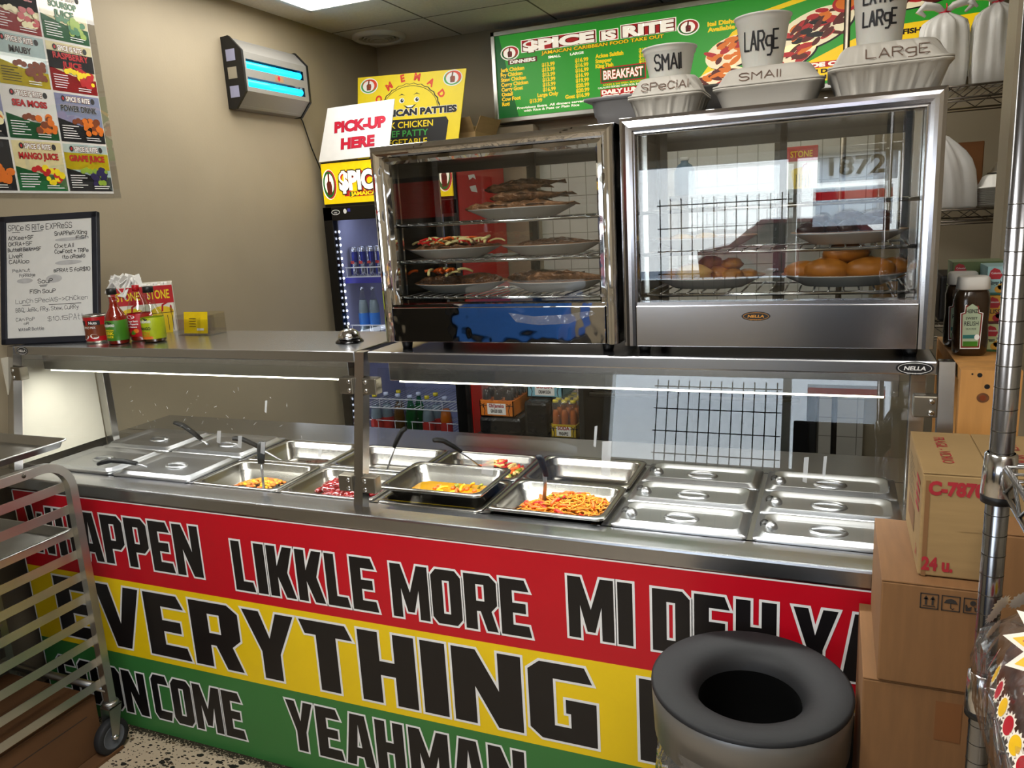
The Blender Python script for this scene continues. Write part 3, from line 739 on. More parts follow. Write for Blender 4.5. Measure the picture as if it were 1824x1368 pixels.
# curry soup
b = B(); cx, cy = colx(4), yf + .003; z0 = ZT + .046 - .064
b.loft([rr(.115, .075, .03, z0 + .002, cx, cy), rr(.126, .0845, .03, z0 + .016, cx, cy)], 0)
for i in range(16): b.blob((cx + rnd.uniform(-.06, .11), cy + rnd.uniform(-.01, .05), z0 + .018), rnd.uniform(.006, .012), rnd.uniform(.006, .01), .006, rnd.choice((1, 1, 2, 0)), 9, 6, .1, rnd=rnd)
for i in range(8): stick(b, (cx + rnd.uniform(-.03, .11), cy + rnd.uniform(.0, .07), z0 + .022), rnd.uniform(.025, .04), .004, rnd.choice((2, 3, 1)), rnd, .9, .1)
food('curry_soup', 'thin yellow curry soup with carrot and corn pieces', 'soup', b, ['curry', 'carrot', 'corn', 'pepper_green'], None)
# orange crumbs
b = B(); cx, cy = colx(2) - .02, yf + .045; z0 = ZT + .004 - .064
for i in range(260):
    x, y = rnd.gauss(0, .05), rnd.gauss(0, .025); x = max(-.1, min(.12, x)); y = max(-.07, min(.035, y)); s_ = rnd.uniform(.004, .009)
    b.blob((cx + x, cy + y, z0 + .004 + hz(x, y, .1, .06, .022)), s_, s_ * .8, s_ * .7, rnd.choice((0, 0, 1, 2)), 7, 5, .15, rnd=rnd)
food('saltfish', 'loose orange crumbled saltfish with peppers', 'food', b, ['crumb', 'corn', 'carrot'], None)
b = B(); cx, cy = colx(2) + .01, yr + .055
for i in range(40):
    s_ = rnd.uniform(.004, .009); b.blob((cx + rnd.gauss(0, .03), cy + rnd.gauss(0, .012), z0 + .005), s_, s_, s_ * .7, 0, 7, 5, .2, rnd=rnd)
food('meat_scraps', 'few dark meat scraps left in a pan', 'food', b, ['scrap'], None)
# jerk meat in red sauce
b = B(); cx, cy = colx(3) - .045, yf + .03
b.loft([rr(.100, .085, .03, z0 + .001, cx + .045, cy - .03), rr(.122, .088, .03, z0 + .012, cx + .045, cy - .03)], 0)
for i in range(60):
    x, y = rnd.uniform(-.075, .13), rnd.uniform(-.085, .045); h = hz(x - .03, y, .13, .1, .042); s_ = rnd.uniform(.011, .02)
    b.blob((cx + x, cy + y, z0 + .012 + h), s_ * 1.3, s_, s_ * .8, 0, 10, 7, .14, xf=Matrix.Rotation(rnd.uniform(0, 3), 4, 'Z'), rnd=rnd)
food('jerk_meat', 'glossy dark red jerk meat pieces in sauce', 'meat', b, ['jerk'], None)

# ---------------------------------------------------------------- serving utensils with black handles
M('black_handle', '#0a0a0b', 0.6, var=.1, spec=.25)
def utensil(name, label, a, j, e, head=None, hr=.0130):
    """a = handle end, j = handle/shaft joint, e = shaft end"""
    a, j, e = V(a), V(j), V(e); t_ = thing(name, label, 'serving spoon', tuple(e), group='black handled serving utensils')
    d_ = (j - a); n_ = d_.length; mid = a + d_ * .35 + V((0, 0, .012)); 
    pts = [a, a + d_ * .12 + V((0, 0, .006)), mid, a + d_ * .7 + V((0, 0, .008)), j]
    fin(B().tube(pts, [hr * .75, hr, hr, hr * .95, hr * .8], 12, flat=.62), 'handle', 'black_handle', t_)
    fin(B().tube([j - d_.normalized() * .01, j + (e - j) * .5, e], [.0062, .0052, .0065], 10, flat=.5), 'shaft', 'steel_lid', t_)
    if head: fin(B().blob(tuple(e), .03, .022, .007, 0, 16, 8), 'bowl', 'steel_lid', t_)
utensil('serving_spoon', 'black handled spoon lying across the front left pan lid', (-.158, .132, .885), (-.032, .176, .882), (-.002, .192, .868))
utensil('serving_spoon', 'black handled spoon on the rear left lids, leftmost of the raised handles', (-.117, .438, .95), (-.030, .472, .88), (.004, .466, .866))
utensil('serving_spoon', 'black handled spoon tilted into the nearly empty rear pan', (.262, .318, .945), (.330, .385, .89), (.420, .45, .80), True)
utensil('serving_spoon', 'black handled spoon standing upright in the orange saltfish pan', (.490, .202, .98), (.500, .175, .92), (.475, .20, .805), True)
utensil('ladle', 'black handled ladle standing in the empty rear pan right of the middle post', (.872, .44, .98), (.829, .425, .92), (.79, .41, .81), True)
utensil('serving_spoon', 'black handled spoon resting in the cabbage pan', (1.000, .38, .965), (1.056, .45, .912), (1.095, .51, .842))
utensil('serving_tongs', 'black handled tongs standing in the noodle pan', (1.418, .190, 1.0), (1.428, .215, .94), (1.402, .26, .85), False, .012)
# ================================================================ FOOD WARMER CABINETS ON THE SHELF
M('fish', '#7a5334', 0.45, var=0.6, scale=38, bump=0.9, bscale=70); M('fish_dark', '#54361f', 0.4, var=0.6, scale=40, bump=0.9, bscale=70)
M('fritter', '#b5782a', 0.5, var=0.3, scale=30, bump=0.3, bscale=60); M('fritter_pale', '#c9a25a', 0.6, var=0.2, scale=30, bump=0.3, bscale=60)
M('dumpling', '#b06c20', 0.42, var=0.22, scale=14, bump=0.08, bscale=50); M('roast', '#3b1d14', 0.4, var=0.5, scale=30, bump=0.4, bscale=60)
M('onion', '#d9c98a', 0.35, var=0.2)
ZS = 1.2865
def warmer(name, label, x0, x1, yf0, z0, z1, body, bevel, lip):
    yb0 = .50
    t_ = thing(name, label, 'food warmer', ((x0 + x1) / 2, (yf0 + yb0) / 2, ZS))
    zb = 1.404; fw = .034
    def rect(a, zl, zh, y): return [(x0 + a, y, zl), (x1 - a, y, zl), (x1 - a, y, zh), (x0 + a, y, zh)]
    b = B(); prof_ = [(0, .035), (0, bevel + .004)]
    nb_ = 7 if body == 'chrome' else 4; amp = .009 if body == 'chrome' else .002
    for i in range(nb_ + 1):
        s_ = i / nb_; prof_.append((.001 + (fw - .005) * s_, bevel - bevel * min(1, 3 * s_) - amp * math.sin(PI * s_) + .001))
    prof_ += [(fw - .002, .007), (fw + lip * .5, .006), (fw + lip, .018), (fw + lip, .03)]
    P4 = []
    for a, dy in prof_:
        y = yf0 + dy; P4.append([(x0 + a, y, z0), (x0 + a, y, z1 - a), (x1 - a, y, z1 - a), (x1 - a, y, z0)])
    for i in range(len(P4) - 1):
        for k in range(3):
            b.add([P4[i][k], P4[i][k + 1], P4[i + 1][k + 1], P4[i + 1][k]], [(0, 1, 2, 3)], 0, False)
    b.box(x0 + fw, x1 - fw, yf0 + .004, yf0 + .03, zb, zb + .008)
    fin(b, 'front_frame', body, t_)
    fin(B().box(x0 + fw - .002, x1 - fw + .002, yf0 - .0015, yf0 + .02, z0, zb, 0, .0015), 'base_panel', body, t_)
    fin(B().box(x0 + fw, x1 - fw, yf0 + .022, yf0 + .026, zb - .01, z1 - fw), 'front_glass', 'cab_glass', t_)
    fin(B().box(x0, x0 + .02, yf0 + .035, yb0, z0, z1, 0), 'side_panel', 'cab_dark', t_)
    fin(B().box(x1 - .02, x1, yf0 + .035, yb0, z0, z1, 0), 'side_panel', 'chrome_brushed', t_)
    fin(B().box(x0, x1, yf0 + .034, yb0, z1 - .04, z1, 0, .002), 'top_panel', 'chrome_brushed', t_)
    fin(B().box(x0 + .02, x1 - .02, yf0 + .04, yb0, z0 + .005, z0 + .05, 0), 'floor_tray', 'cab_dark', t_)
    for xa, xb, dy in ((x0 + .02, (x0 + x1) / 2 + .015, 0), ((x0 + x1) / 2 - .015, x1 - .02, .012)):
        b = B(); y = yb0 - .03 + dy
        for a, c_, e, g in ((xa, xa + .016, z0 + .05, z1 - .04), (xb - .016, xb, z0 + .05, z1 - .04), (xa, xb, z0 + .05, z0 + .07), (xa, xb, z1 - .06, z1 - .04)): b.box(a, c_, y, y + .01, e, g)
        dr = fin(b, 'rear_door', 'steel_dark', t_)
        fin(B().box(xa + .016, xb - .016, y + .003, y + .007, z0 + .07, z1 - .06), 'door_glass', 'cab_glass', dr)
    for xx in (x0 + .045, x1 - .045):
        for yy in (yf0 + .05, yb0 - .06):
            fin(B().box(xx - .009, xx + .009, yy - .004, yy + .004, z0 + .05, z1 - .04), 'rack_upright', 'chrome_wire', t_)
    for z in (1.425, 1.520, 1.617):
        b = B(); xa, xb, ya, yb_ = x0 + .038, x1 - .038, yf0 + .036, yb0 - .05
        b.tube([(xa, ya, z), (xb, ya, z)], .0042, 10); b.tube([(xa, yb_, z), (xb, yb_, z)], .003, 8)
        b.tube([(xa, ya, z), (xa, yb_, z)], .003, 8); b.tube([(xb, ya, z), (xb, yb_, z)], .003, 8)
        for i in range(19):
            x = xa + .015 + (xb - xa - .03) * i / 18; b.tube([(x, ya - .0055, z + .004), (x, yb_, z + .004)], .0022, 6)
        fin(b, 'wire_rack', 'chrome_wire', t_)
    for xx in (x0 + .04, x1 - .04):
        for yy in (yf0 + .05, yb0 - .05):
            fin(B().lathe([(0, ZS), (.013, ZS), (.017, z0), (0, z0)], (xx, yy, 0), 14), 'foot', 'black', t_)
    return t_
wl_ = warmer('food_warmer', 'mirror chrome glass fronted food warmer, left of the two on the shelf', 1.000, 1.655, .155, 1.312, 1.824, 'chrome', .006, .014)
wr_ = warmer('food_warmer', 'brushed steel glass fronted food warmer with maker badge, right of the two', 1.668, 2.328, .152, 1.308, 1.831, 'chrome_brushed', .004, .004)
d = D((1.972, .150, 1.379), (1, 0, 0), (0, 0, 1)); M('badge_gold', '#c98a2a', 0.4)
nella(d, 0, 0, .031, .0105, (0, 1, 1)); fin(d.b, 'maker_badge', ['black', 'badge_gold'], wr_)
# torn protective film on the left warmer's base panel
d = D((1.50, .1534, 1.392), (1, 0, 0), (0, 0, 1))
d.poly([(-.13, -.002), (-.06, -.012), (.02, -.008), (.09, .002), (.10, -.006), (.03, -.030), (-.05, -.034), (-.11, -.026)], 0, 1)
fin(d.b, 'torn_film', 'film', wl_)

def plate(label, x, y, z, rx, ry):
    t_ = tag(fin(B().lathe([(0, .0), (.62, .0), (.66, .003), (.97, .024), (1.0, .027, 1), (.985, .0285, 1), (.93, .024), (.62, .008), (0, .007)], (0, 0, 0), 44,
        xf=Matrix.Translation((x, y, z)) @ Matrix.Diagonal((rx, ry, 1, 1))), 'plate', ['plate', 'plate_rim']), label, 'plate', 'white oval plates in the food warmers')
    return t_
RZ = {0: 1.425 + .0058, 1: 1.520 + .0058, 2: 1.617 + .0058}
PL = {}
for key, lab, x, r, rx in (('fish', 'white oval plate of dried fried fish on the top rack of the left warmer', 1.356, 2, .150), ('esc', 'white plate of fish with onions, left on the middle rack of the left warmer', 1.150, 1, .138), ('mid', 'white plate of fish, right on the middle rack of the left warmer', 1.438, 1, .138),
      ('botl', 'white plate of dressed brown fish, left on the bottom rack of the left warmer', 1.165, 0, .138), ('botr', 'white plate of grilled fish, right on the bottom rack of the left warmer', 1.448, 0, .138),
      ('roast', 'white plate of dark roast meat on the middle rack of the right warmer', 2.158, 1, .125), ('pale', 'white plate of a few fritters, left on the middle rack of the right warmer', 1.835, 1, .125),
      ('frit', 'white plate of golden fritters, left on the bottom rack of the right warmer', 1.845, 0, .134), ('dump', 'white plate of big fried dumplings on the bottom rack of the right warmer', 2.15, 0, .137)):
    plate(lab, x, .315, RZ[r], rx, .105); PL[key] = (x, .315, RZ[r])
def fish_bm(l, h, w):
    b = B(); rings = []; rf = random.Random(int(h * 1000))
    for t, hh in ((0, .12), (.06, .5), (.11, .7), (.17, .85), (.24, .8), (.3, 1), (.38, .95), (.46, 1.0), (.54, .9), (.62, .75), (.70, .6), (.78, .42), (.84, .28), (.88, .2)):
        rings.append([(l * (t - .45) + rf.uniform(-.006, .006), w * .5 * hh * math.cos(a) * rf.uniform(.75, 1.2), h * .5 * hh * math.sin(a) * rf.uniform(.8, 1.25)) for a in [2 * PI * k / 16 for k in range(16)]])
    b.loft(rings, 0)
    b.loft([[(l * .43, -.002, -.10 * h), (l * .43, .002, -.10 * h), (l * .43, .002, .10 * h), (l * .43, -.002, .10 * h)], [(l * .56, -.001, -.42 * h), (l * .56, .001, -.42 * h), (l * .56, .001, .42 * h), (l * .56, -.001, .42 * h)]], 0, False)
    b.loft([[(-.12 * l, -.002, .45 * h), (-.12 * l, .002, .45 * h), (.12 * l, .002, .38 * h), (.12 * l, -.002, .38 * h)], [(-.02 * l, -.001, .68 * h), (-.02 * l, .001, .68 * h), (.16 * l, .001, .5 * h), (.16 * l, -.001, .5 * h)]], 0, False)
    return b
def place(o, c, rz, rx=0.0, ry=0.0):
    o.location = c; o.rotation_euler = (rx, ry, rz); return o
fp = fin(fish_bm(.24, .06, .032), 'fried_fish', 'fish'); fd = fin(fish_bm(.24, .07, .036), 'fried_fish', 'fish_dark')
used = set()
def fish(proto, label, group, c, rz, lean, s=1.0, ry=0.0):
    o = proto if proto not in used else proto.copy()
    if proto in used: COL.objects.link(o)
    used.add(proto); o.scale = (s, s, s); tag(o, label, 'fish', group); return place(o, c, rz, lean, ry)
x, y, z = PL['fish']; g = 'fried fish heaped on the top plate'; lb = 'crisp brown fried fish in the heap on the top plate of the left warmer'
for dx, dy, dz, rz, ln, s in ((-.05, -.035, .030, .05, 1.35, .85), (.055, -.03, .030, -.08, 1.4, .85), (0, .03, .032, 3.1, 1.3, .85), (.02, -.02, .054, .15, 1.25, .85), (.03, .02, .056, .0, 1.4, .85), (-.015, -.005, .078, -.1, 1.3, .8), (.025, .015, .088, .2, 1.3, .7), (-.085, -.01, .034, 2.9, 1.4, .55)):
    fish(fp, lb, g, (x + dx, y + dy, z + dz), rz, ln, s)
x, y, z = PL['esc']; fish(fp, 'fried fish under sliced onions on the left middle plate', None, (x - .02, y - .01, z + .025), .1, 1.4, .85); fish(fp, 'fried fish behind the onions on the left middle plate', None, (x + .03, y + .035, z + .028), -.15, 1.3, .8)
rnd = random.Random(5); b = B()
for i in range(60): stick(b, (x + rnd.gauss(0, .05), y + rnd.gauss(-.01, .025), z + .038 + rnd.uniform(0, .012)), rnd.uniform(.02, .05), rnd.uniform(.0022, .004), rnd.choice((0, 0, 0, 1, 2)), rnd, .3, .6)
food('sliced_onions', 'pickled onion and carrot strips over the left middle plate', 'vegetables', b, ['onion', 'carrot', 'pepper_red'], None)
x, y, z = PL['mid']; fish(fd, 'dark fried fish at the front of the right middle plate', None, (x, y - .02, z + .024), .08, 1.4, .8); fish(fd, 'dark fried fish at the back of the right middle plate', None, (x + .02, y + .035, z + .026), -.1, 1.35, .8)
x, y, z = PL['botl']; fish(fd, 'dark brown fish at the left of the left bottom plate', None, (x - .035, y, z + .03), .2, 1.2, .8); fish(fd, 'dark brown fish at the right of the left bottom plate', None, (x + .05, y - .01, z + .032), 2.9, 1.2, .8)
b = B()
for i in range(16): stick(b, (x - .03 + rnd.gauss(0, .04), y - .02 + rnd.gauss(0, .02), z + .05 + rnd.uniform(0, .012)), rnd.uniform(.03, .06), rnd.uniform(.003, .0045), rnd.choice((1, 1, 0)), rnd, .3, .1)
food('carrot_strips', 'carrot and onion strips over the left bottom plate', 'vegetables', b, ['onion', 'carrot'], None)
x, y, z = PL['botr']; fish(fp, 'large grilled fish at the front of the right bottom plate', None, (x + .03, y - .025, z + .032), .04, 1.0, .98); fish(fd, 'dark grilled fish at the back of the right bottom plate', None, (x - .05, y + .03, z + .034), .3, 1.2, .85)
def pieces(key, name, mats, group, label, cat, items, jit, seed):
    x, y, z = PL[key]; r_ = random.Random(seed)
    for dx, dy, dz, a, b_, c_, mi, rz in items:
        o = fin(B().blob((0, 0, 0), a, b_, c_, 0, 16, 10, jit, rnd=r_), name, mats[mi]); tag(o, label, cat, group); o.location = (x + dx, y + dy, z + .010 + dz); o.rotation_euler = (0, 0, rz)
pieces('dump', 'fried_dumpling', ['dumpling'], 'golden fried dumplings', 'big golden fried dumpling on the bottom plate of the right warmer', 'dumpling',
    [(-.085, -.015, .024, .045, .032, .024, 0, .2), (-.035, -.04, .027, .052, .033, .027, 0, -.1), (.03, .02, .03, .055, .035, .028, 0, .3), (-.02, .03, .03, .05, .035, .028, 0, .1), (.055, -.04, .027, .055, .033, .027, 0, .15), (.105, .0, .025, .04, .035, .025, 0, .8), (.005, -.005, .062, .055, .034, .024, 0, .45)], .02, 3)
pieces('frit', 'fritter', ['fritter', 'fritter_pale'], 'golden fritters', 'knobbly golden fritter on the left bottom plate of the right warmer', 'fritter',
    [(-.03, -.04, .024, .045, .03, .024, 1, .1), (-.09, .0, .018, .03, .026, .018, 0, .5), (-.05, .035, .024, .04, .03, .022, 0, 1), (.03, .0, .022, .035, .028, .02, 0, .3), (.06, -.03, .018, .028, .022, .017, 0, .9), (.09, .01, .016, .026, .022, .015, 0, .2), (.045, .04, .02, .03, .025, .018, 0, 1.2), (.0, .03, .045, .03, .024, .018, 0, .4), (.055, .0, .044, .028, .024, .015, 0, .4)], .12, 4)
pieces('roast', 'roast_meat', ['roast'], 'dark roast meat pieces', 'dark roast meat piece on the middle plate of the right warmer', 'meat',
    [(-.08, -.02, .022, .035, .022, .018, 0, .3), (-.04, .02, .026, .04, .024, .022, 0, -.2), (.0, -.03, .024, .03, .02, .02, 0, .9), (.035, .01, .028, .042, .026, .024, 0, .1), (.075, -.01, .024, .034, .022, .02, 0, .6), (.0, .01, .046, .036, .022, .016, 0, .4), (.06, .02, .046, .034, .022, .014, 0, 0), (-.06, 0, .044, .026, .02, .012, 0, 1)], .14, 6)
pieces('pale', 'fritter', ['fritter_pale'], 'pale fritters', 'pale fritter on the left middle plate of the right warmer', 'fritter', [(-.05, -.02, .014, .03, .022, .012, 0, .2), (.0, .02, .014, .03, .022, .012, 0, .9)], .12, 8)

# ---------------------------------------------------------------- take out containers on top of the warmers
ZW = 1.8315
def ringN(hx, hy, r, z, N=176, amp=0.0, freq=10, cx=0, cy=0):
    base = rr(hx, hy, r, z, 0, 0, 5); base = base + [base[0]]; L_ = [0]
    for p, q in zip(base, base[1:]): L_.append(L_[-1] + math.hypot(q[0] - p[0], q[1] - p[1]))
    out = []; k = 0
    for i in range(N):
        s_ = L_[-1] * i / N
        while L_[k + 1] < s_: k += 1
        t = (s_ - L_[k]) / max(1e-9, L_[k + 1] - L_[k]); p, q = base[k], base[k + 1]
        x, y = p[0] + (q[0] - p[0]) * t, p[1] + (q[1] - p[1]) * t; f = 1 - (amp / max(hx, hy) if amp and (s_ * freq) % 1.0 < .22 else 0)
        out.append((cx + x * f, cy + y * f, z))
    return out
def clamshell(label, x, y, hx, hy, hb, hl, amp, freq, word, wpos, rz=0.0, mat='foam', z=ZW, letter='ink_brown', group=None):
    t_ = thing('foam_clamshell', label, 'takeout box', (x, y, z), rz, group)
    b = B()
    b.loft([ringN(hx * .80, hy * .80, .03, 0, amp=amp, freq=freq), ringN(hx * .82, hy * .82, .03, .004, amp=amp, freq=freq), ringN(hx * .95, hy * .95, .03, hb - .006, amp=amp, freq=freq), ringN(hx, hy, .028, hb - .003), ringN(hx, hy, .028, hb)], 0)
    fin(b, 'tray_half', mat, t_, False)
    b = B()
    b.loft([ringN(hx * 1.0, hy * 1.0, .028, hb + .001), ringN(hx * 1.0, hy * 1.0, .028, hb + .005), ringN(hx * .93, hy * .93, .03, hb + .007, amp=amp, freq=freq), ringN(hx * .80, hy * .80, .04, hb + hl - .008, amp=amp, freq=freq), ringN(hx * .74, hy * .74, .04, hb + hl)], 0)
    l_ = fin(b, 'lid_half', mat, t_, False)
    if word:
        y0, y1, z0, z1 = -hy * .93, -hy * .80, hb + .007, hb + hl - .008
        v = V((0, y1 - y0, z1 - z0)); d = D(V((0, y0, z0)) + V((0, -.0012, .0004)), (1, 0, 0), v)
        d.hand(word, wpos[0], v.length * .18, v.length * .62, 0, 1, w=wpos[1], pen=.0022)
        fin(d.b, 'marker_writing', letter, l_, False)
    return t_
clamshell('small square foam box marked special, under the small cup on the warmers', 1.762, .275, .086, .086, .045, .042, .0035, 26, 'SPeCiAl', (-.05, .105))
clamshell('smooth foam box marked small, between the other two on the right warmer', 1.983, .285, .117, .085, .046, .040, 0, 1, 'SMAll', (-.058, .085), .02)
clamshell('large ribbed foam box marked large at the right end of the warmers', 2.222, .285, .117, .117, .055, .045, .004, 30, 'LARgE', (-.045, .115), .01)
def cup(label, x, y, z, r0, r1, h, lines, al=0.0, pen=.004):
    t_ = thing('plastic_cup', label, 'cup', (x, y, z))
    b = B().lathe([(0, 0), (r0 * .96, 0), (r0, .003), (r1 - .003, h - .014), (r1, h - .012), (r1, h - .004), (r1 + .003, h - .003), (r1 + .003, h), (r1 - .001, h + .001), (r1 - .003, h - .008), (r0 * .93, .004), (0, .004)], (0, 0, 0), 48)
    fin(b, 'cup_body', 'cup_plastic', t_, False)
    for txt, zz, hh, w in lines:
        rm = r0 + (r1 - r0) * (zz + hh / 2) / h; sl = (r1 - r0) / h
        n = V((math.sin(al), -math.cos(al), 0)); u = V((math.cos(al), math.sin(al), 0))
        rb = r0 + (r1 - r0) * zz / h
        d = D(n * (rb + .0004) + V((0, 0, zz)), u, V((0, 0, 1)) + n * sl, R=rm)
        d.hand(txt, -w / 2, 0, hh, 0, 1, w=w, pen=pen)
        fin(d.b, 'marker_writing', 'ink', t_, False)
    return t_
cup('small white plastic cup marked small, on the square foam box', 1.762, .275, ZW + .0885, .046, .060, .068, [('SMAll', .014, .032, .062)], .10)
cup('white plastic cup marked large, on the middle foam box', 1.968, .285, ZW + .0875, .042, .059, .110, [('LARgE', .034, .038, .078)], .02)
cup('tall white plastic cup marked extra large, on the right foam box', 2.205, .285, ZW + .1015, .043, .058, .15, [('EXTRA', .082, .03, .068), ('LARgE', .04, .028, .068)], -.05)
# grey bus tub behind the containers
t_ = thing('bus_tub', 'grey plastic tub behind the foam boxes on top of the warmers', 'tub', (1.72, .44, ZW))
M('tub', '#8f8d8c', 0.5, var=.03)
b = B(); cx, cy = 1.735, .455
b.loft([rr(.190, .048, .03, ZW, cx, cy), rr(.196, .052, .03, ZW + .035, cx, cy), rr(.200, .056, .03, ZW + .038, cx, cy), rr(.206, .06, .03, ZW + .075, cx, cy), rr(.225, .07, .03, ZW + .078, cx, cy), rr(.225, .07, .03, ZW + .083, cx, cy), rr(.205, .058, .03, ZW + .081, cx, cy), rr(.19, .046, .03, ZW + .006, cx, cy)], 0)
fin(b, 'tub_body', 'tub', t_)
# ================================================================ MENU LIGHTBOX ON THE BACK WALL
t_ = thing('menu_board', 'long backlit green menu board with red title high on the back wall', 'menu board', (1.5, 2.86, 2.2))
MX0, MX1, MZ0, MZ1, MY = .238, 2.78, 2.172, 2.678, 2.80
b = B()
for x0, x1, z0, z1 in ((MX0, MX1, MZ0, MZ0 + .026), (MX0, MX1, MZ1 - .026, MZ1), (MX0, MX0 + .026, MZ0, MZ1), (MX1 - .026, MX1, MZ0, MZ1)): b.box(x0, x1, MY, YB, z0, z1, 0, .003)
fin(b, 'frame', 'aluminium', t_)
fin(B().box(MX0 + .02, MX1 - .02, MY + .012, YB, MZ0 + .02, MZ1 - .02), 'lit_panel', 'lit_green', t_)
d = D((0, MY + .0115, 0), (1, 0, 0), (0, 0, 1))
K = {'w': 0, 'y': 1, 'r': 2, 'g': 3, 'k': 4, 'o': 5, 'b': 6, 'c': 7}
# yellow sweep and right hand yellow field
d.poly([(1.36, MZ0 + .03), (1.44, MZ0 + .03), (1.66, 2.50), (1.74, 2.56), (2.05, 2.62), (2.2, 2.65), (2.05, 2.645), (1.76, 2.585), (1.60, 2.50)], K['y'], 1)
d.poly([(1.72, MZ0 + .04), (MX1 - .026, MZ0 + .04), (MX1 - .026, 2.44), (2.3, 2.43), (2.12, 2.37), (1.95, 2.30)], K['y'], 1)
d.poly([(MX0 + .026, MZ0 + .026), (MX0 + .15, MZ0 + .026), (MX0 + .05, MZ1 - .026), (MX0 + .026, MZ1 - .026)], K['g'], 1)
# title
thumb_logo(d, .352, 2.553, .040, K['r'], K['w'], K['g'], K['b'], 2, 1.3); thumb_logo(d, 1.375, 2.555, .040, K['r'], K['w'], K['g'], K['b'], 2, 1.3)
for w_, x0, x1, h in (('$PICE', .435, .86, .056), ('IS', .90, .985, .046), ('RITE', 1.02, 1.30, .058)):
    d.rect(x0 - .012, 2.545, x1 + .012, 2.545 + h + .012, K['w'], 1); d.rect(x0 - .007, 2.549, x1 + .007, 2.545 + h + .008, K['r'], 2)
    d.text(w_, x0, 2.553, h * .86, K['w'], 4, w=x1 - x0, off=.06, ol=.04, olmat=K['b'])
d.text('JAMAICAN CARIBBEAN FOOD TAKE OUT', .545, 2.521, .0165, K['y'], 4, w=.70, off=.03, ol=.06, olmat=K['b'])
d.rect(.338, 2.489, .518, 2.517, K['b'], 2); d.text('DINNERS', .35, 2.494, .017, K['w'], 3, w=.158, off=.04)
d.text('SMALL', .585, 2.496, .012, K['w'], 3, w=.075, off=.04); d.text('LARGE', .716, 2.496, .012, K['w'], 3, w=.08, off=.04)
rows = (('Jerk Chicken', '$13.99', '$16.99'), ('Fry Chicken', '$13.99', '$16.99'), ('Stew Chicken', '$13.99', '$16.99'), ('Curry Chicken', '$13.99', '$16.99'), ('Curry Goat', '$15.99', '$19.99'), ('Oxtail', '$16.99', '$20.99'), ('Cow Foot', 'Large Only', '$20.99'), ('Roti', '$13.99', 'Goat $16.99'))
for i, (a, p1_, p2_) in enumerate(rows):
    z = 2.455 - .0268 * i
    d.text(a, .287, z, .0195, K['y'], 2, off=.045); d.text(p1_, (.545, .51, .46)[max(0, i - 5)], z, .0195, K['y'], 2, off=.045)
    d.text(p2_, .822, z, .0195, K['y'], 2, 'R', off=.045)
d.text('Provisions Extra  All dinners served', .38, 2.240, .012, K['w'], 2, w=.41, off=.03); d.text('with Rice & Peas or Plain Rice', .42, 2.222, .012, K['w'], 2, w=.34, off=.03)
for i, (a, p1_, p2_) in enumerate((('Ackee Saltfish', '$15.99', '$18.99'), ('Snapper', '$15.99', '$18.99'), ('King Fish', '$15.99', '$18.99'))):
    z = 2.463 - .0265 * i; d.text(a, .862, z, .0195, K['y'], 2, off=.045); d.text(p1_, 1.108, z, .0195, K['y'], 2, off=.045); d.text(p2_, 1.262, z, .0195, K['y'], 2, off=.045)
d.rect(.888, 2.325, 1.145, 2.408, K['r'], 1); d.rect(.894, 2.331, 1.139, 2.402, K['g'], 2); d.text('BREAKFAST', .905, 2.345, .045, K['w'], 4, w=.225, off=.02, ol=.05, olmat=K['r'])
d.text('ACKEE & SALTFISH, MACKEREL', .90, 2.312, .009, K['y'], 2, w=.24, off=.02); d.text('CALALOO SERVED WITH BOIL BANANA', .872, 2.299, .009, K['w'], 2, w=.28, off=.02)
for w_, z, h in (('DAILY LUNCH', 2.268, .02), ('SPECIALS', 2.232, .028)):
    d.rect(.886, z - .005, 1.175, z + h + .006, K['r'], 1); d.text(w_, .893, z, h, K['w'], 3, w=.27, off=.06)
d.text('Ital Dishes', 1.475, 2.545, .02, K['y'], 3, w=.16, off=.05); d.text('Available', 1.475, 2.517, .02, K['y'], 3, w=.14, off=.05)
# photographs of dishes: plates with heaps of roasted food
rq = random.Random(21)
def dish(cx, cy, rx, ry, rot, cols, n, inner=.8):
    d.ell(cx + .008, cy - .006, rx, ry, K['k'], 2, rot); d.ell(cx, cy, rx, ry, K['c'], 3, rot)
    for i in range(n):
        a, r = rq.uniform(0, 6.28), rq.random() ** .5 * inner; ex, ey = rx * r * math.cos(a), ry * r * math.sin(a); c_, s_ = math.cos(rot), math.sin(rot)
        d.ell(cx + ex * c_ - ey * s_, cy + ex * s_ + ey * c_, rq.uniform(.02, .05), rq.uniform(.008, .016), K[rq.choice(cols)], 4 + i * .1, rot + rq.uniform(-.6, .6), 10)
dish(1.60, 2.405, .14, .075, .25, 'oobrbo', 34); dish(2.00, 2.465, .19, .085, .3, 'brbkbor', 46, .85); dish(1.53, 2.275, .14, .055, .2, 'oborbo', 30); dish(1.86, 2.335, .16, .055, .35, 'obrr', 26); dish(2.45, 2.56, .2, .06, .1, 'borb', 24)
d.ell(2.14, 2.56, .06, .04, K['r'], 9.5); d.ell(2.14, 2.562, .045, .028, K['o'], 10)
d.rect(1.93, 2.276, 2.30, 2.304, K['r'], 10); d.text('SIDE ORDERS', 1.945, 2.281, .018, K['w'], 11, w=.33, off=.06); d.text('Fried Dumpling', 1.93, 2.250, .018, K['k'], 10, w=.28, off=.05); d.text('Festival  Patties', 1.93, 2.222, .017, K['k'], 10, w=.28, off=.05)
d.text('FISH  OXTAIL', 2.40, 2.385, .022, K['k'], 3, w=.26, off=.05)
fin(d.b, 'printed_artwork', ['lit_white', 'lit_yellow', 'lit_red', 'lit_green_dark', 'lit_black', 'lit_orange', 'lit_brown', 'lit_cream'], t_)

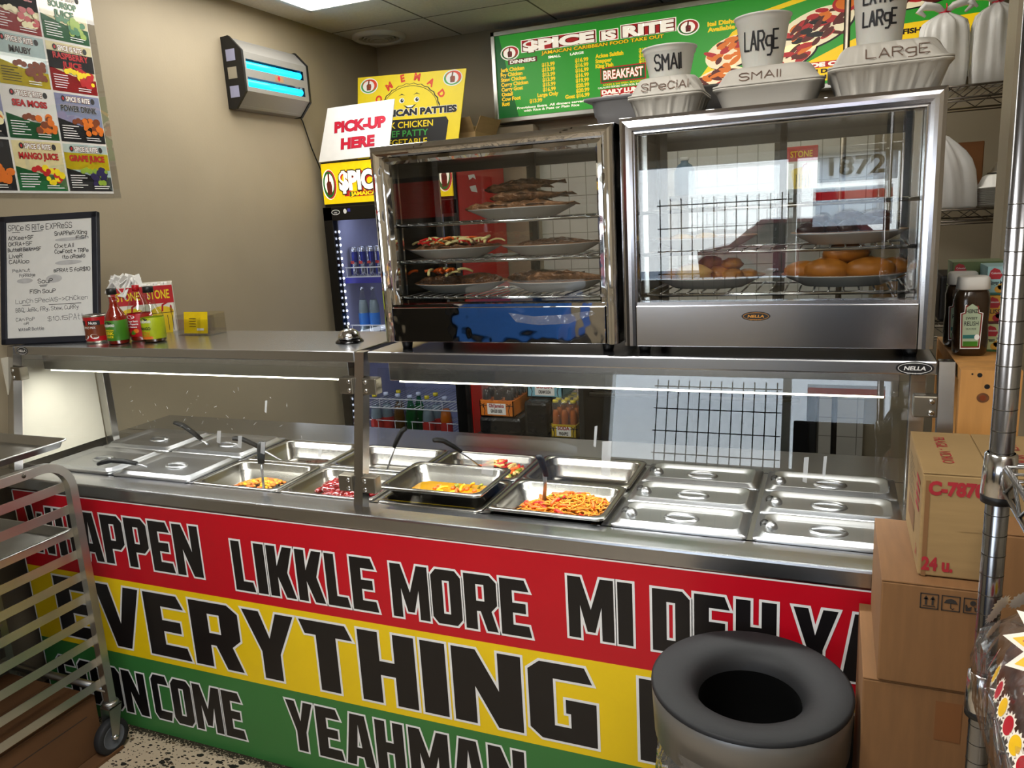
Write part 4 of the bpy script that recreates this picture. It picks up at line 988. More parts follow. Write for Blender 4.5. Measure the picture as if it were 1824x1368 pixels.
# ================================================================ DRINKS FRIDGE IN THE CORNER
FX0, FX1, FY0, FY1 = -.548, .268, 2.10, 2.80
fr = thing('drinks_fridge', 'tall black glass door drinks fridge with yellow lit header in the corner', 'fridge', (-.14, 2.45, 0))
M('fridge_liner', '#9a9cba', 0.5, var=.03); M('fridge_red', '#c8201c', 0.35, var=.06, scale=4); M('blue_strip', '#3a3aa0', 0.5)
b = B(); b.box(FX0, FX0 + .04, FY0 + .05, FY1, .10, 1.98); b.box(FX1 - .04, FX1, FY0 + .05, FY1, .10, 1.98); b.box(FX0, FX1, FY0 + .03, FY1, 1.735, 1.98); b.box(FX0, FX1, FY0 + .05, FY1, .02, .24); b.box(FX0, FX1, FY1 - .03, FY1, .10, 1.98)
fin(b, 'cabinet', 'black', fr)
fin(B().box(FX1, FX1 + .006, FY0 + .07, FY1, .03, 1.96), 'red_side_wrap', 'fridge_red', fr)
d = D((FX1 + .0065, 0, 0), (0, 1, 0), (0, 0, 1))
d.poly([(2.30, 1.86), (2.38, 1.868), (2.40, 1.84), (2.36, 1.85), (2.31, 1.835)], 0, 1); d.poly([(2.31, 1.80), (2.39, 1.81), (2.41, 1.77), (2.33, 1.775)], 0, 1)
fin(d.b, 'torn_sticker', 'paper', fr)['kind'] = 'stuff'
b = B(); b.box(FX0 + .04, FX1 - .04, FY1 - .045, FY1 - .03, .24, 1.735); b.box(FX0 + .04, FX0 + .046, FY0 + .07, FY1 - .03, .24, 1.735); b.box(FX1 - .046, FX1 - .04, FY0 + .07, FY1 - .03, .24, 1.735); b.box(FX0 + .04, FX1 - .04, FY0 + .07, FY1 - .03, .24, .25)
fin(b, 'liner', 'fridge_liner', fr)
b = B(); w = .06
for x0, x1, z0, z1 in ((FX0, FX0 + w, .22, 1.735), (FX1 - w, FX1, .22, 1.735), (FX0, FX1, .22, .30), (FX0, FX1, 1.66, 1.735)): b.box(x0, x1, FY0, FY0 + .045, z0, z1, 0, .003)
dr = fin(b, 'door', 'black_gloss', fr)
fin(B().box(FX0 + w, FX1 - w, FY0 + .015, FY0 + .021, .30, 1.66), 'door_glass', 'fridge_glass', dr)
fin(B().box(FX1 - .055, FX1 - .03, FY0 - .03, FY0 - .005, .75, 1.2, 0, .006), 'door_handle', 'black', dr)
d = D((0, FY0 - .0005, 0), (1, 0, 0), (0, 0, 1)); d.ell(-.462, 1.705, .028, .014, 0, 1); d.ring(-.462, 1.705, .028, .014, .003, 1, 2); d.text('egc', -.462, 1.70, .009, 1, 2, 'C', off=.02)
d.ell(-.40, 1.708, .011, .013, 1, 1); d.rect(-.383, 1.705, -.365, 1.722, 2, 1)
fin(d.b, 'door_badges', ['black', 'paper', 'blue_strip'], dr)
b = B()
for i in range(34): b.blob((FX0 + .072, FY0 + .035, .36 + i * .0375), .0055, .004, .007, 0, 8, 5)
fin(b, 'led_strip', 'led', fr)['kind'] = 'stuff'
b = B()
for z in (.56, 1.0, 1.335): 
    b.tube([(FX0 + .05, FY0 + .09, z + .055), (FX1 - .05, FY0 + .09, z + .055)], .003, 6); b.tube([(FX0 + .05, FY0 + .09, z), (FX1 - .05, FY0 + .09, z)], .004, 6)
    for i in range(24): x = FX0 + .06 + i * (FX1 - FX0 - .12) / 23; b.tube([(x, FY0 + .09, z), (x, FY1 - .06, z)], .002, 5)
    for i in range(6): x = FX0 + .06 + i * (FX1 - FX0 - .12) / 5; b.tube([(x, FY0 + .09, z), (x, FY0 + .09, z + .055)], .002, 5)
fin(b, 'wire_shelves', 'white', fr)
for z in (1.305, .975): fin(B().box(FX0 + .05, FX1 - .05, FY0 + .08, FY0 + .086, z - .004, z + .028), 'price_rail', 'blue_strip', fr)
# lit header sign
fin(B().box(FX0 + .004, FX1 - .004, FY0 + .018, FY0 + .03, 1.752, 1.972), 'header_sign', 'sign_lit', fr)
d = D((0, FY0 + .0178, 0), (1, 0, 0), (0, 0, 1))
for cx in (-.498, .222):
    d.ell(cx, 1.858, .047, .082, K['w'], 1); d.ell(cx + .003, 1.858, .043, .078, 2, 2); d.ell(cx - .002, 1.858, .038, .072, 4, 3); d.ell(cx, 1.862, .030, .055, 0, 4)
    d.shape([[(cx + a * .042, 1.856 + c * .07) for a, c in ((-.35, -.8), (.35, -.75), (.42, -.1), (.3, .25), (.08, .28), (.15, .9), (-.1, .95), (-.18, .3), (-.4, .1))]], 5, 5)
for w_, x0, x1 in (('$PICE', -.432, -.15), ('IS', -.11, -.03), ('RITE', .005, .165)):
    d.text(w_, x0 + .008, 1.818, .092, 2, 2, w=x1 - x0, off=.10); d.text(w_, x0, 1.826, .092, 0, 6, w=x1 - x0, off=.055, ol=.045, olmat=3)
d.rect(-.372, 1.785, .06, 1.812, 2, 2); d.rect(-.368, 1.787, -.33, 1.810, 4, 3); d.text('JAMAICAN CARIBBEAN', -.362, 1.790, .019, 1, 6, w=.41, off=.05, ol=.05, olmat=3)
fin(d.b, 'header_lettering', ['lit_white', 'lit_yellow', 'lit_red', 'lit_black', 'lit_green_dark', 'lit_brown'], fr)
# fridge interior lamp (its own light)
area('fridge_lamp', (-.14, FY0 + .12, 1.70), .6, .05, 1.0, (0.82, 0.86, 1.0), (0.35, 0, 0))
area('fridge_lamp', (FX0 + .09, FY0 + .06, 1.0), .03, 1.2, .7, (0.85, 0.9, 1.0), (0, -PI / 2, 0))
# drinks
M('can_blue', '#20308c', 0.25, .6, var=.05); M('can_silver', '#c8ccd8', 0.2, .9); M('soda_orange', '#e07010', 0.2, var=.05, sss=.1); M('soda_amber', '#6a4010', 0.15, var=.1); M('soda_green', '#0f7a4a', 0.15, var=.1)
M('label_blue', '#2a7ad0', 0.4, var=.1); M('label_red', '#c03028', 0.4, var=.1); M('cap_white', '#d9def0', 0.4); M('cap_yellow', '#e8d020', 0.4); M('soda_water', '#8a98a0', 0.15)
def can(loc, label=None, proto=None):
    if proto: return dup(proto, loc)
    t_ = thing('drink_can', 'slim blue and silver drink can on the upper fridge shelf', 'can', loc, group='cans in the fridge')
    b = B().lathe([(0, .002), (.023, 0), (.0265, .006, 0), (.0265, .118, 1), (.0265, .150, 0), (.0265, .155, 0), (.023, .166, 0), (.0235, .168, 0), (.021, .165, 0), (0, .164, 0)], (0, 0, 0), 20)
    for i in range(len(b.m)): pass
    fin(b, 'can_body', ['can_silver', 'can_silver'], t_, False)
    d = D((0, -.0265, .03), (1, 0, 0), (0, 0, 1), R=.0265)
    d.rect(-.036, -.02, .0, .05, 0, 1); d.rect(.0, .05, .036, .11, 0, 1); d.rect(-.012, .042, .012, .058, 1, 2)
    fin(d.b, 'can_print', ['can_blue', 'label_red'], t_, False)
    return t_
p = None
for x, y in ((-.468, 2.25), (-.412, 2.25), (-.356, 2.25), (-.30, 2.25), (-.468, 2.33), (-.412, 2.33), (-.356, 2.33)):
    q = can((x, y, 1.338), proto=p); p = p or q
def bottle(loc, label, liquid, cap, h=.26, r=.031, glass='bottle_clear', lab=None, group=None, proto=None):
    if proto: return dup(proto, loc, None, label, group)
    t_ = thing('drink_bottle', label, 'bottle', loc, 0, group)
    prof = [(0, .002), (r * .85, 0), (r, .008), (r, h * .52), (r * .96, h * .60), (r * .45, h * .82), (.0125, h * .90), (.0125, h * .97)]
    fin(B().lathe(prof, (0, 0, 0), 20), 'bottle_glass', glass, t_, False)
    if liquid: fin(B().lathe([(0, .004), (r * .93, .004), (r * .93, h * .5), (r * .85, h * .60), (r * .62, h * .72), (0, h * .72)], (0, 0, 0), 20), 'drink', liquid, t_, False)
    if lab: fin(B().lathe([(r * 1.01, h * .16), (r * 1.015, h * .18), (r * 1.015, h * .42), (r * 1.01, h * .44)], (0, 0, 0), 20), 'bottle_label', lab, t_, False)
    fin(B().lathe([(.0, h * .93), (.0145, h * .93), (.015, h * .95), (.0145, h), (0, h)], (0, 0, 0), 16), 'cap', cap, t_, False)
    return t_
for x, y, lq, cp, gl, lab in ((-.432, 2.24, None, 'can_silver', 'bottle_clear', 'clear bottle with blue label on the middle fridge shelf, nearer the door hinge'), (-.365, 2.25, None, 'can_silver', 'bottle_clear', 'clear bottle with blue label on the middle fridge shelf, nearer the middle')):
    bottle((x, y, 1.004), lab, 'soda_water', cp, .27, .031, gl, 'label_blue')
for x, y, lq, cp, gl, lab in ((-.40, 2.22, 'soda_water', 'cap_yellow', 'bottle_clear', 'clear soda bottle with yellow cap at the left of the lower fridge shelf'), (-.352, 2.27, 'soda_water', 'cap_white', 'bottle_clear', 'pale soda bottle with white cap second from left on the lower fridge shelf'),
     (-.252, 2.24, 'soda_amber', 'cap_white', 'bottle_clear', 'amber soda bottle with white cap on the lower fridge shelf'), (-.158, 2.22, 'soda_green', 'cap_white', 'bottle_green', 'green soda bottle at the front of the lower fridge shelf'), (-.145, 2.30, 'soda_green', 'cap_white', 'bottle_green', 'green soda bottle behind the front green one on the lower fridge shelf'),
     (-.045, 2.22, 'soda_water', 'cap_yellow', 'bottle_clear', 'grey soda bottle with yellow cap at the front of the lower fridge shelf'), (-.03, 2.30, 'soda_water', 'cap_yellow', 'bottle_clear', 'grey soda bottle with yellow cap behind another on the lower fridge shelf'), (.072, 2.22, 'soda_orange', 'cap_white', 'bottle_clear', 'bright orange soda bottle at the right of the lower fridge shelf'),
     (-.30, 2.33, 'soda_amber', 'cap_yellow', 'bottle_clear', 'amber soda bottle with yellow cap at the back of the lower fridge shelf')):
    bottle((x, y, .372), lab, lq, cp, .265, .036, gl, 'label_red' if lq in ('soda_orange', 'soda_water') else None)
# bottom rack the lower bottles stand on
b = B(); z = .368
for i in range(24): x = FX0 + .06 + i * (FX1 - FX0 - .12) / 23; b.tube([(x, FY0 + .09, z), (x, FY1 - .06, z)], .002, 5)
b.tube([(FX0 + .05, FY0 + .09, z + .115), (FX1 - .05, FY0 + .09, z + .115)], .003, 6)
for i in range(7): x = FX0 + .06 + i * (FX1 - FX0 - .12) / 6; b.tube([(x, FY0 + .09, z), (x, FY0 + .09, z + .115), (x, FY0 + .28, z + .115)], .002, 5)
fin(b, 'lower_rack', 'white', fr)
# signs and boxes on top of the fridge
t_ = thing('pick_up_sign', 'white sign with red words pick-up here leaning on top of the fridge', 'sign', (-.3, 2.12, 1.98))
dv = V((.02, .035, .285)); d0 = V((-.546, 2.11, 1.982))
b = B(); u = V((1, .0, .012)).normalized(); v = dv.normalized(); n = u.cross(v)
b.loft([[tuple(d0 + n * .003), tuple(d0 + u * .45 + n * .003), tuple(d0 + u * .45 - n * .002), tuple(d0 - n * .002)], [tuple(d0 + v * .285 + u * .05 + n * .003), tuple(d0 + v * .285 + u * .475 + n * .003), tuple(d0 + v * .285 + u * .475 - n * .002), tuple(d0 + v * .285 + u * .05 - n * .002)]], smooth=False)
fin(b, 'sign_card', 'paper', t_)
d = D(d0 + n * .0032, u, v)
d.text('PICK-UP', .10, .150, .052, 1, 3, w=.325, off=.055, ol=.012, olmat=0); d.text('HERE', .145, .058, .052, 1, 3, w=.215, off=.055, ol=.012, olmat=0)
M('sign_red', '#c8102e', 0.5); fin(d.b, 'sign_lettering', ['ink', 'sign_red'], t_)
t_ = thing('patties_sign', 'yellow homemade patties sign behind the white sign on the fridge', 'sign', (-.1, 2.36, 1.98))
b = B(); q0 = V((-.455, 2.36, 1.98)); u = V((1, 0, -.028)).normalized(); v = V((.035, .03, .47)).normalized(); n = u.cross(v)
pts = [(0.0, 0.0), (.64, 0.02), (.685, .462), (.0, .472)]
b.loft([[tuple(q0 + u * x + v * y + n * s_) for x, y in pts] for s_ in (-.004, .002)], smooth=False)
M('sign_yellow', '#f2d81c', 0.5, var=.02); M('sign_green', '#3fa34a', 0.5); M('sign_skin', '#7a3f22', 0.5); M('crust', '#e9b91a', 0.5)
fin(b, 'sign_card', 'sign_yellow', t_)
d = D(q0 + n * .0022, u, v)
def thumb2(cx, cy, r): thumb_logo(d, cx, cy, r, 1, 2, 3, 5, 1, 1.25)
thumb2(.075, .42, .042); thumb2(.605, .42, .042)
M('sign_orange', '#e0401a', 0.5)
d.arc('HOMEMADE', .34, .205, .225, PI * .93, PI * .07, .036, 1, 2, .05)
pa = [(.34 + .175 * math.cos(a), .275 + .125 * math.sin(a)) for a in [PI * i / 24 for i in range(25)]]
pb = [(.34 + (.187 + .006 * (i % 2)) * math.cos(a), .270 + (.140 + .006 * (i % 2)) * math.sin(a)) for i, a in [(i, PI * i / 24) for i in range(25)]]
d.poly(pb, 4, 1); d.poly([(.34 + .180 * (x - .34) / .187, y - .003) for x, y in pb], 6, 2); d.line(pa, .003, 4, 3)
for sx in (-.05, .045):
    d.ell(.34 + sx, .325, .017, .014, 2, 3); d.ell(.342 + sx, .325, .010, .010, 4, 4); d.ell(.345 + sx, .328, .003, .003, 2, 5); d.poly([(.318 + sx, .350), (.34 + sx, .362), (.362 + sx, .350), (.34 + sx, .356)], 4, 3)
d.poly([(.30, .300), (.325, .293), (.355, .293), (.385, .303), (.36, .282), (.322, .282)], 4, 3); d.poly([(.315, .296), (.368, .296), (.352, .287), (.330, .287)], 2, 4)
d.text('JAMAICAN PATTIES', .08, .245, .032, 4, 4, w=.555, off=.06, ol=.04, olmat=2)
d.poly([(.08, .0), (.56, .015), (.585, .20), (.57, .222), (.08, .225)], 4, 1)
for i, (s_, m_) in enumerate((('JERK CHICKEN', 6), ('BEEF PATTY', 3), ('VEGETABLE', 6), ('CALLALOO', 3))): d.text(s_, (.49, .46, .455, .44)[i], .178 - i * .047, .033, m_, 3, 'R', w=(.35, .29, .29, .26)[i], off=.015)
fin(d.b, 'sign_artwork', ['ink', 'sign_orange', 'paper', 'sign_green', 'ink', 'sign_skin', 'sign_yellow'], t_)
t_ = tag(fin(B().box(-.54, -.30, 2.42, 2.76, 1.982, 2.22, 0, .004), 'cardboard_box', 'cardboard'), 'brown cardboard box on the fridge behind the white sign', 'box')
t_ = thing('open_carton', 'open brown carton with paper bags on top of the fridge, right of the yellow sign', 'box', (.12, 2.6, 1.982))
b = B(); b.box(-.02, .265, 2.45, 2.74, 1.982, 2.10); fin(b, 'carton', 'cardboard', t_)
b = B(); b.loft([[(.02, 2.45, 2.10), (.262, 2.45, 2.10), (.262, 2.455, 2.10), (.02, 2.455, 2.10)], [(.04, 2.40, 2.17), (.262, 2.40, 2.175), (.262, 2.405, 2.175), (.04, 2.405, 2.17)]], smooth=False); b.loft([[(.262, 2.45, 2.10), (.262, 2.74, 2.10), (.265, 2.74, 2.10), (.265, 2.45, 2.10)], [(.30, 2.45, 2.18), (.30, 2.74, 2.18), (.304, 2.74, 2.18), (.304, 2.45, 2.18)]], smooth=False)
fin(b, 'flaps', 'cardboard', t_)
b = B()
for i in range(4): b.box(.05 + i * .045, .085 + i * .045, 2.48, 2.60, 2.10, 2.135 + .008 * (i % 2), 0, .01)
tag(fin(b, 'paper_bags', 'cardboard_edge'), 'folded brown paper bags sticking out of the open carton', 'bag', kind='stuff')
# soda trays stacked beside the fridge
M('tray_orange', '#d9781c', 0.6, var=.08); M('tray_blue', '#7fb6c8', 0.6, var=.08); M('tray_yellow', '#c9a818', 0.6, var=.1)
def soda_tray(label, x0, x1, y0, y1, z, mat, word, liquid, cap, inkm=2, hb=.085):
    t_ = thing('soda_tray', label, 'drinks tray', ((x0 + x1) / 2, (y0 + y1) / 2, z))
    b = B(); b.box(x0, x1, y0, y0 + .006, z, z + hb); b.box(x0, x1, y1 - .006, y1, z, z + hb); b.box(x0, x0 + .006, y0, y1, z, z + hb); b.box(x1 - .006, x1, y0, y1, z, z + hb); b.box(x0, x1, y0, y1, z, z + .006)
    fin(b, 'tray', mat, t_)
    d = D(((x0 + x1) / 2, y0 - .0003, z + hb / 2), (1, 0, 0), (0, 0, 1)); w = (x1 - x0) / 2
    d.rect(-w * .55, -hb * .36, w * .55, hb * .34, 0, 1); d.text(word[0], 0, .008, .018, 1, 2, 'C', w=w * .9, off=.04); d.text(word[1], 0, -.02, .016, 2, 2, 'C', w=w * .7, off=.04)
    for s_ in (-1, 1):
        d.line([(s_ * w * .75, -hb * .4), (s_ * w * .70, -.01), (s_ * w * .78, hb * .2)], .004, 2, 1)
        for a in range(5): d.line([(s_ * w * .78, hb * .2), (s_ * w * .78 + .02 * math.cos(a * 1.1 + .2), hb * .2 + .012 * math.sin(a * 1.1))], .004, 2, 1)
    fin(d.b, 'tray_print', ['paper', 'print_red', 'print_black'], t_)
    b = B(); m = .012
    b.box(x0 + .002, x1 - .002, y0 + .002, y1 - .002, z + .01, z + .20, 0, .03)
    fin(b, 'shrink_film', 'film', t_)
    p = None; nx, ny = 3, 4
    for i in range(nx):
        for j in range(ny):
            bx = x0 + (x1 - x0) * (i + .5) / nx; by = y0 + (y1 - y0) * (j + .5) / ny
            q = bottle((bx, by, z + .007), 'small bottle of soda in the ' + label, liquid, cap, .185, min((x1 - x0) / nx, (y1 - y0) / ny) * .42, lab='tray_orange' if mat == 'tray_orange' else None, group='bottles in the ' + label, proto=p)
            q['label'] = 'small soda bottle packed in the ' + ' '.join(label.split()[:3]); p = p or q
    return t_
M('soda_cola', '#2a130a', 0.15)
st = thing('storage_rack', 'low black storage rack of drink trays beside the fridge', 'rack', (.68, 2.1, 0))
b = B(); b.box(.40, .98, 1.92, 2.44, .50, .515); b.box(.40, .98, 1.92, 2.44, .20, .215); fin(b, 'shelf', 'black', st)
for x in (.41, .97):
    for y in (1.93, 2.43): fin(B().box(x - .012, x + .012, y - .012, y + .012, 0, .66 if y > 2 else .50), 'leg', 'black', st)
soda_tray('orange ginger beer tray wrapped in film beside the fridge', .43, .62, 1.93, 2.16, .613, 'tray_orange', ('Old Jamaica', 'GINGER BEER'), 'soda_cola', 'label_red')
M('black_film', '#1b1b1c', .25, var=.4, bump=.6, bscale=30, scale=20)
tag(fin(B().box(.42, .66, 1.925, 2.40, .5155, .612, 0, .02), 'wrapped_carton', 'black_film'), 'black film wrapped drinks carton under the orange tray', 'carton')
tag(fin(B().box(.67, .80, 1.94, 2.38, .5155, .70, 0, .02), 'wrapped_carton', 'black_film'), 'black film wrapped drinks carton beside the orange tray', 'carton')
soda_tray('pale blue soda tray on the wrapped cartons', .665, .86, 2.02, 2.26, .703, 'tray_blue', ('SODA', 'CREAM SODA'), 'soda_water', 'cap_white')
soda_tray('yellow soda tray at the right of the drinks rack', .815, .955, 1.94, 2.16, .5155, 'tray_yellow', ('SODA', 'PINEAPPLE'), 'soda_orange', 'cap_yellow', hb=.07)

# ================================================================ LEFT WALL AND LEFT END OF THE SHELF
# insect lamp
uv = thing('insect_lamp', 'silver wall mounted insect killer lamp with two glowing blue tubes', 'insect lamp', (-.6, 1.76, 2.2))
y0, y1 = 1.50, 2.015; P = lambda y: [(-.6, y, 2.21), (-.6, y, 2.535), (-.555, y, 2.53), (-.49, y, 2.462), (-.49, y, 2.285), (-.555, y, 2.215)]
b = B(); A, Bq = P(y0 + .012), P(y1 - .012)
def quad(b, a, c, d_, e, m=0): b.add([a, c, d_, e], [(0, 1, 2, 3)], m)
for i in (1, 2, 4, 5): quad(b, A[i], A[(i + 1) % 6], Bq[(i + 1) % 6], Bq[i])
# perforated front face with two long windows
zs = [2.285, 2.305, 2.350, 2.388, 2.432, 2.462]; ya, yb_ = y0 + .03, y1 - .045
for k in range(5):
    if k in (1, 3):
        quad(b, (-.49, y0 + .012, zs[k]), (-.49, ya, zs[k]), (-.49, ya, zs[k + 1]), (-.49, y0 + .012, zs[k + 1])); quad(b, (-.49, yb_, zs[k]), (-.49, y1 - .012, zs[k]), (-.49, y1 - .012, zs[k + 1]), (-.49, yb_, zs[k + 1]))
    else: quad(b, (-.49, y0 + .012, zs[k]), (-.49, y1 - .012, zs[k]), (-.49, y1 - .012, zs[k + 1]), (-.49, y0 + .012, zs[k + 1]))
fin(b, 'housing', 'lamp_grey', uv)
fin(B().box(-.598, -.545, y0 + .02, y1 - .02, 2.225, 2.52), 'back_reflector', 'aluminium_sheet', uv)
for yy in (y0, y1 - .014):
    b = B(); q = P(yy); q2 = P(yy + .014); c0 = (-.55, 2.37)
    b.loft([[(c0[0] + (p_[0] - c0[0]) * 1.06, p_[1], c0[1] + (p_[2] - c0[1]) * 1.05) if p_[0] > -.6 else p_ for p_ in r_] for r_ in (q, q2)], smooth=False)
    cap_ = fin(b, 'end_cap', 'black', uv)
    for z, m_ in ((2.45, 'fridge_liner'), (2.37, 'aluminium'), (2.285, 'fridge_liner')):
        fin(B().box(-.577, -.525, yy - .002, yy + .016, z - .026, z + .026), 'end_cap_window', m_, cap_)
for z in (2.328, 2.410):
    fin(B().tube([(-.512, ya + .006, z), (-.512, yb_ - .006, z)], .0165, 16), 'uv_tube', 'uv_tube', uv)
d = D((-.4897, 0, 2.369), (0, 1, 0), (0, 0, 1)); d.rect(1.735, -.014, 1.80, .014, 0, 1); d.ell(1.765, .002, .010, .011, 1, 2)
M('lamp_tan', '#9a7a5a', .6); fin(d.b, 'front_badge', ['lamp_tan', 'sign_red'], uv)
area('uv_glow', (-.455, 1.75, 2.37), .40, .1, 0.5, (0.15, 0.65, 1.0), (0, -PI / 2, 0))
fin(B().tube([(-.585, 2.02, 2.24), (-.59, 2.06, 2.20), (-.585, 2.11, 2.06), (-.585, 2.2, 1.9), (-.585, 2.5, 1.7)], .0035, 6), 'power_cord', 'black', uv)
# laminated juice poster
ps = thing('juice_poster', 'laminated poster of juice labels on the left wall', 'poster', (-.6, .3, 2.2))
fin(B().box(-.5995, -.5975, -.20, .790, 1.790, 2.68), 'laminate', 'acrylic', ps)
fin(B().box(-.5993, -.5983, -.20, .757, 1.808, 2.68), 'poster_sheet', 'paper', ps)
d = D((-.5982, 0, 0), (0, 1, 0), (0, 0, 1))
PM = ['paper', 'ink', 'pp_red', 'pp_yellow', 'pp_green', 'pp_pale', 'pp_orange', 'pp_brown', 'pp_purple', 'pp_blue', 'pp_lime', 'pp_cream']
M('pp_red', '#b81c24', .3); M('pp_yellow', '#ecd21c', .3); M('pp_green', '#1f7040', .3); M('pp_pale', '#b7cfd0', .3); M('pp_orange', '#d9701f', .3); M('pp_brown', '#7a3a1e', .3); M('pp_purple', '#2a2450', .3); M('pp_blue', '#8f93b8', .3); M('pp_lime', '#8aa83a', .3); M('pp_cream', '#e6dcae', .3)
CW, CH = .196, .180
def cell(ci, ri, bg, band, name, ncol, fruit, fcol2, low):
    x0 = .5585 - ci * .2045; z0 = 1.817 + ri * .1843; x1 = x0 + CW; z1 = z0 + CH - .004
    d.rect(x0, z0, x1, z1, bg, 1)
    d.poly([(x0, z0), (x1, z0), (x1, z0 + CH * .30), (x0 + CW * .5, z0 + CH * .34), (x0, z0 + CH * .48)], low, 2)
    if band is not None: d.rect(x0, z0 + CH * .45, x1, z0 + CH * .80, band, 2)
    t = 'SPICE IS RITE'; zt = z0 + CH * .83
    d.ell(x0 + CW * .18, zt + .009, .009, .011, 1, 3); d.ell(x0 + CW * .84, zt + .009, .009, .011, 1, 3); d.ell(x0 + CW * .18, zt + .009, .004, .006, 2, 4)
    d.text(t, x0 + CW * .24, zt, .017, 0, 4, w=CW * .53, off=.03, ol=.07, olmat=7)
    ln = name.split('|')
    for i, s_ in enumerate(ln): d.text(s_, x0 + CW * .5, z0 + CH * (.63 if len(ln) == 1 else .66 - .17 * i), .021, ncol, 5, 'C', w=min(CW * .8, .017 * len(s_)), off=.035, ol=.02, olmat=1 if ncol != 1 else 0)
    r_ = random.Random(name)
    for i in range(24):
        fx, fz = x0 + CW * r_.uniform(.58, .94), z0 + CH * r_.uniform(.16, .46); rr0 = r_.uniform(.008, .015); d.ell(fx, fz, rr0, rr0 * .9, fruit if i % 3 else fcol2, 5 + i * .12, 0, 12)
    for i in range(3): d.ell(x0 + CW * (.36 + .08 * i), z0 + CH * (.42 + .03 * (i % 2)), .012, .010, fcol2, 4.6 + i * .12, .3, 12)
    for i in range(6): d.rect(x0 + CW * .06, z0 + CH * (.07 + .05 * i), x0 + CW * r_.uniform(.3, .45), z0 + CH * (.085 + .05 * i), 0 if low not in (3, 5) else 1, 4)
    for i in range(2): d.rect(x0 + CW * .56, z0 + CH * (.05 + .045 * i), x0 + CW * r_.uniform(.8, .93), z0 + CH * (.065 + .045 * i), 0, 8)
for a in ((0, 0, 5, 3, 'GRAPE JUICE', 2, 8, 10, 1), (1, 0, 11, None, 'MANGO JUICE', 2, 3, 2, 4), (2, 0, 1, None, 'CARROT', 6, 6, 6, 1), (0, 1, 9, None, 'POWER DRINK', 1, 6, 7, 1), (1, 1, 0, None, 'SEA MOSS', 2, 6, 7, 4), (2, 1, 9, None, 'GINGER', 2, 11, 6, 1),
          (0, 2, 11, 1, 'RASPBERRY|JUICE', 2, 2, 3, 2), (1, 2, 5, None, 'MAUBY', 1, 7, 7, 3), (2, 2, 2, None, 'SORREL', 0, 2, 4, 2), (0, 3, 11, None, 'SOURSOP|JUICE', 4, 10, 4, 4), (1, 3, 11, 1, 'BEET JUICE', 2, 2, 11, 2), (2, 3, 11, None, 'PINEAPPLE', 4, 3, 10, 4), (0, 4, 11, None, 'TAMARIND', 7, 7, 7, 2), (1, 4, 11, None, 'LIME', 4, 10, 10, 4)):
    if a[1] < 5: cell(*a)
fin(d.b, 'label_prints', PM, ps)
# whiteboard leaning on the shelf
wb = thing('whiteboard', 'black framed whiteboard with handwritten menu standing on the left end of the shelf', 'whiteboard', (-.37, .2, ZS))
o0 = V((-.552, .150, ZS)); u = V((.345, .100, 0)).normalized(); up = V((-u.y * .235, u.x * .235, .972)).normalized(); n = u.cross(up)
WW, WH = .366, .450
X = Matrix(((u.x, up.x, n.x, o0.x), (u.y, up.y, n.y, o0.y), (u.z, up.z, n.z, o0.z), (0, 0, 0, 1)))
b = B(); f = .022
for x0, x1, y0_, y1_ in ((0, WW, 0, f), (0, WW, WH - f, WH), (0, f, 0, WH), (WW - f, WW, 0, WH)): b.box(x0, x1, y0_, y1_, -.012, .006, 0, .003, X)
fin(b, 'frame', 'navy_frame', wb)
fin(B().box(f * .8, WW - f * .8, f * .8, WH - f * .8, -.008, .001, 0, 0, X), 'board', 'whiteboard', wb)
d = D(o0 + n * .0012, u, up); r_ = random.Random(2)
for x, y, w, h in ((.205, .353, .12, .012), (.205, .270, .10, .016), (.06, .212, .06, .018), (.17, .210, .06, .028), (.05, .325, .09, .014)): d.ell(x + w / 2, y + h / 2, w / 2, h / 2, 2, 1, .02)
WR = [('SPiCe iS RiTe EXPReSS', .030, .398, .024, .24, 0), ('SnAPPeR/King', .205, .374, .017, .12, 0), ('FiSh', .285, .358, .013, .045, 0), ('ACKee+SF', .030, .366, .016, .095, 0), ('OKRA+SF', .030, .345, .016, .09, 0), ('ButteR BeAn+SF', .028, .325, .015, .125, 0), ('LiveR', .032, .303, .017, .05, 0), ('CAlAloo', .032, .283, .017, .075, 0),
      ('OxtAil', .205, .330, .017, .07, 0), ('CowFoot + TRiPe', .205, .311, .016, .125, 0), ('(to oRdeR)', .232, .292, .015, .085, 0), ('PeAnut', .045, .252, .014, .065, 1), ('PoRRidge', .070, .235, .013, .06, 1), ('sPRAt 5 foR$10', .200, .246, .016, .135, 0), ('SouP', .140, .210, .018, .055, 0), ('FiSh SouP', .110, .176, .016, .095, 0),
      ('LunCh SPeciAlS->ChiCken', .055, .142, .018, .27, 1), ('BBQ, JeRk, FRy, Stew, CuRRy', .055, .112, .017, .235, 1), ('CAn PoP', .055, .080, .014, .07, 1), ('oR', .085, .068, .010, .018, 1), ('WAteR Bottle', .065, .046, .013, .095, 1), ('$10.15', .175, .078, .018, .075, 1), ('PAtty', .255, .078, .026, .07, 1)]
for t, x, y, h, w, m_ in WR: d.hand(t, x, y, h * .8, m_, 2, w=w, pen=.0019 if m_ == 0 else .0014, rot=.02 if m_ else 0, rnd=r_)
for x0, x1, y in ((.045, .075, .392), (.12, .16, .392), (.145, .175, .203), (.148, .172, .199), (.08, .11, .135), (.18, .30, .134)): d.line([(x0, y), (x1, y + .001)], .0018, 0, 2)
fin(d.b, 'handwriting', ['ink', 'ink_grey', 'smudge'], wb)
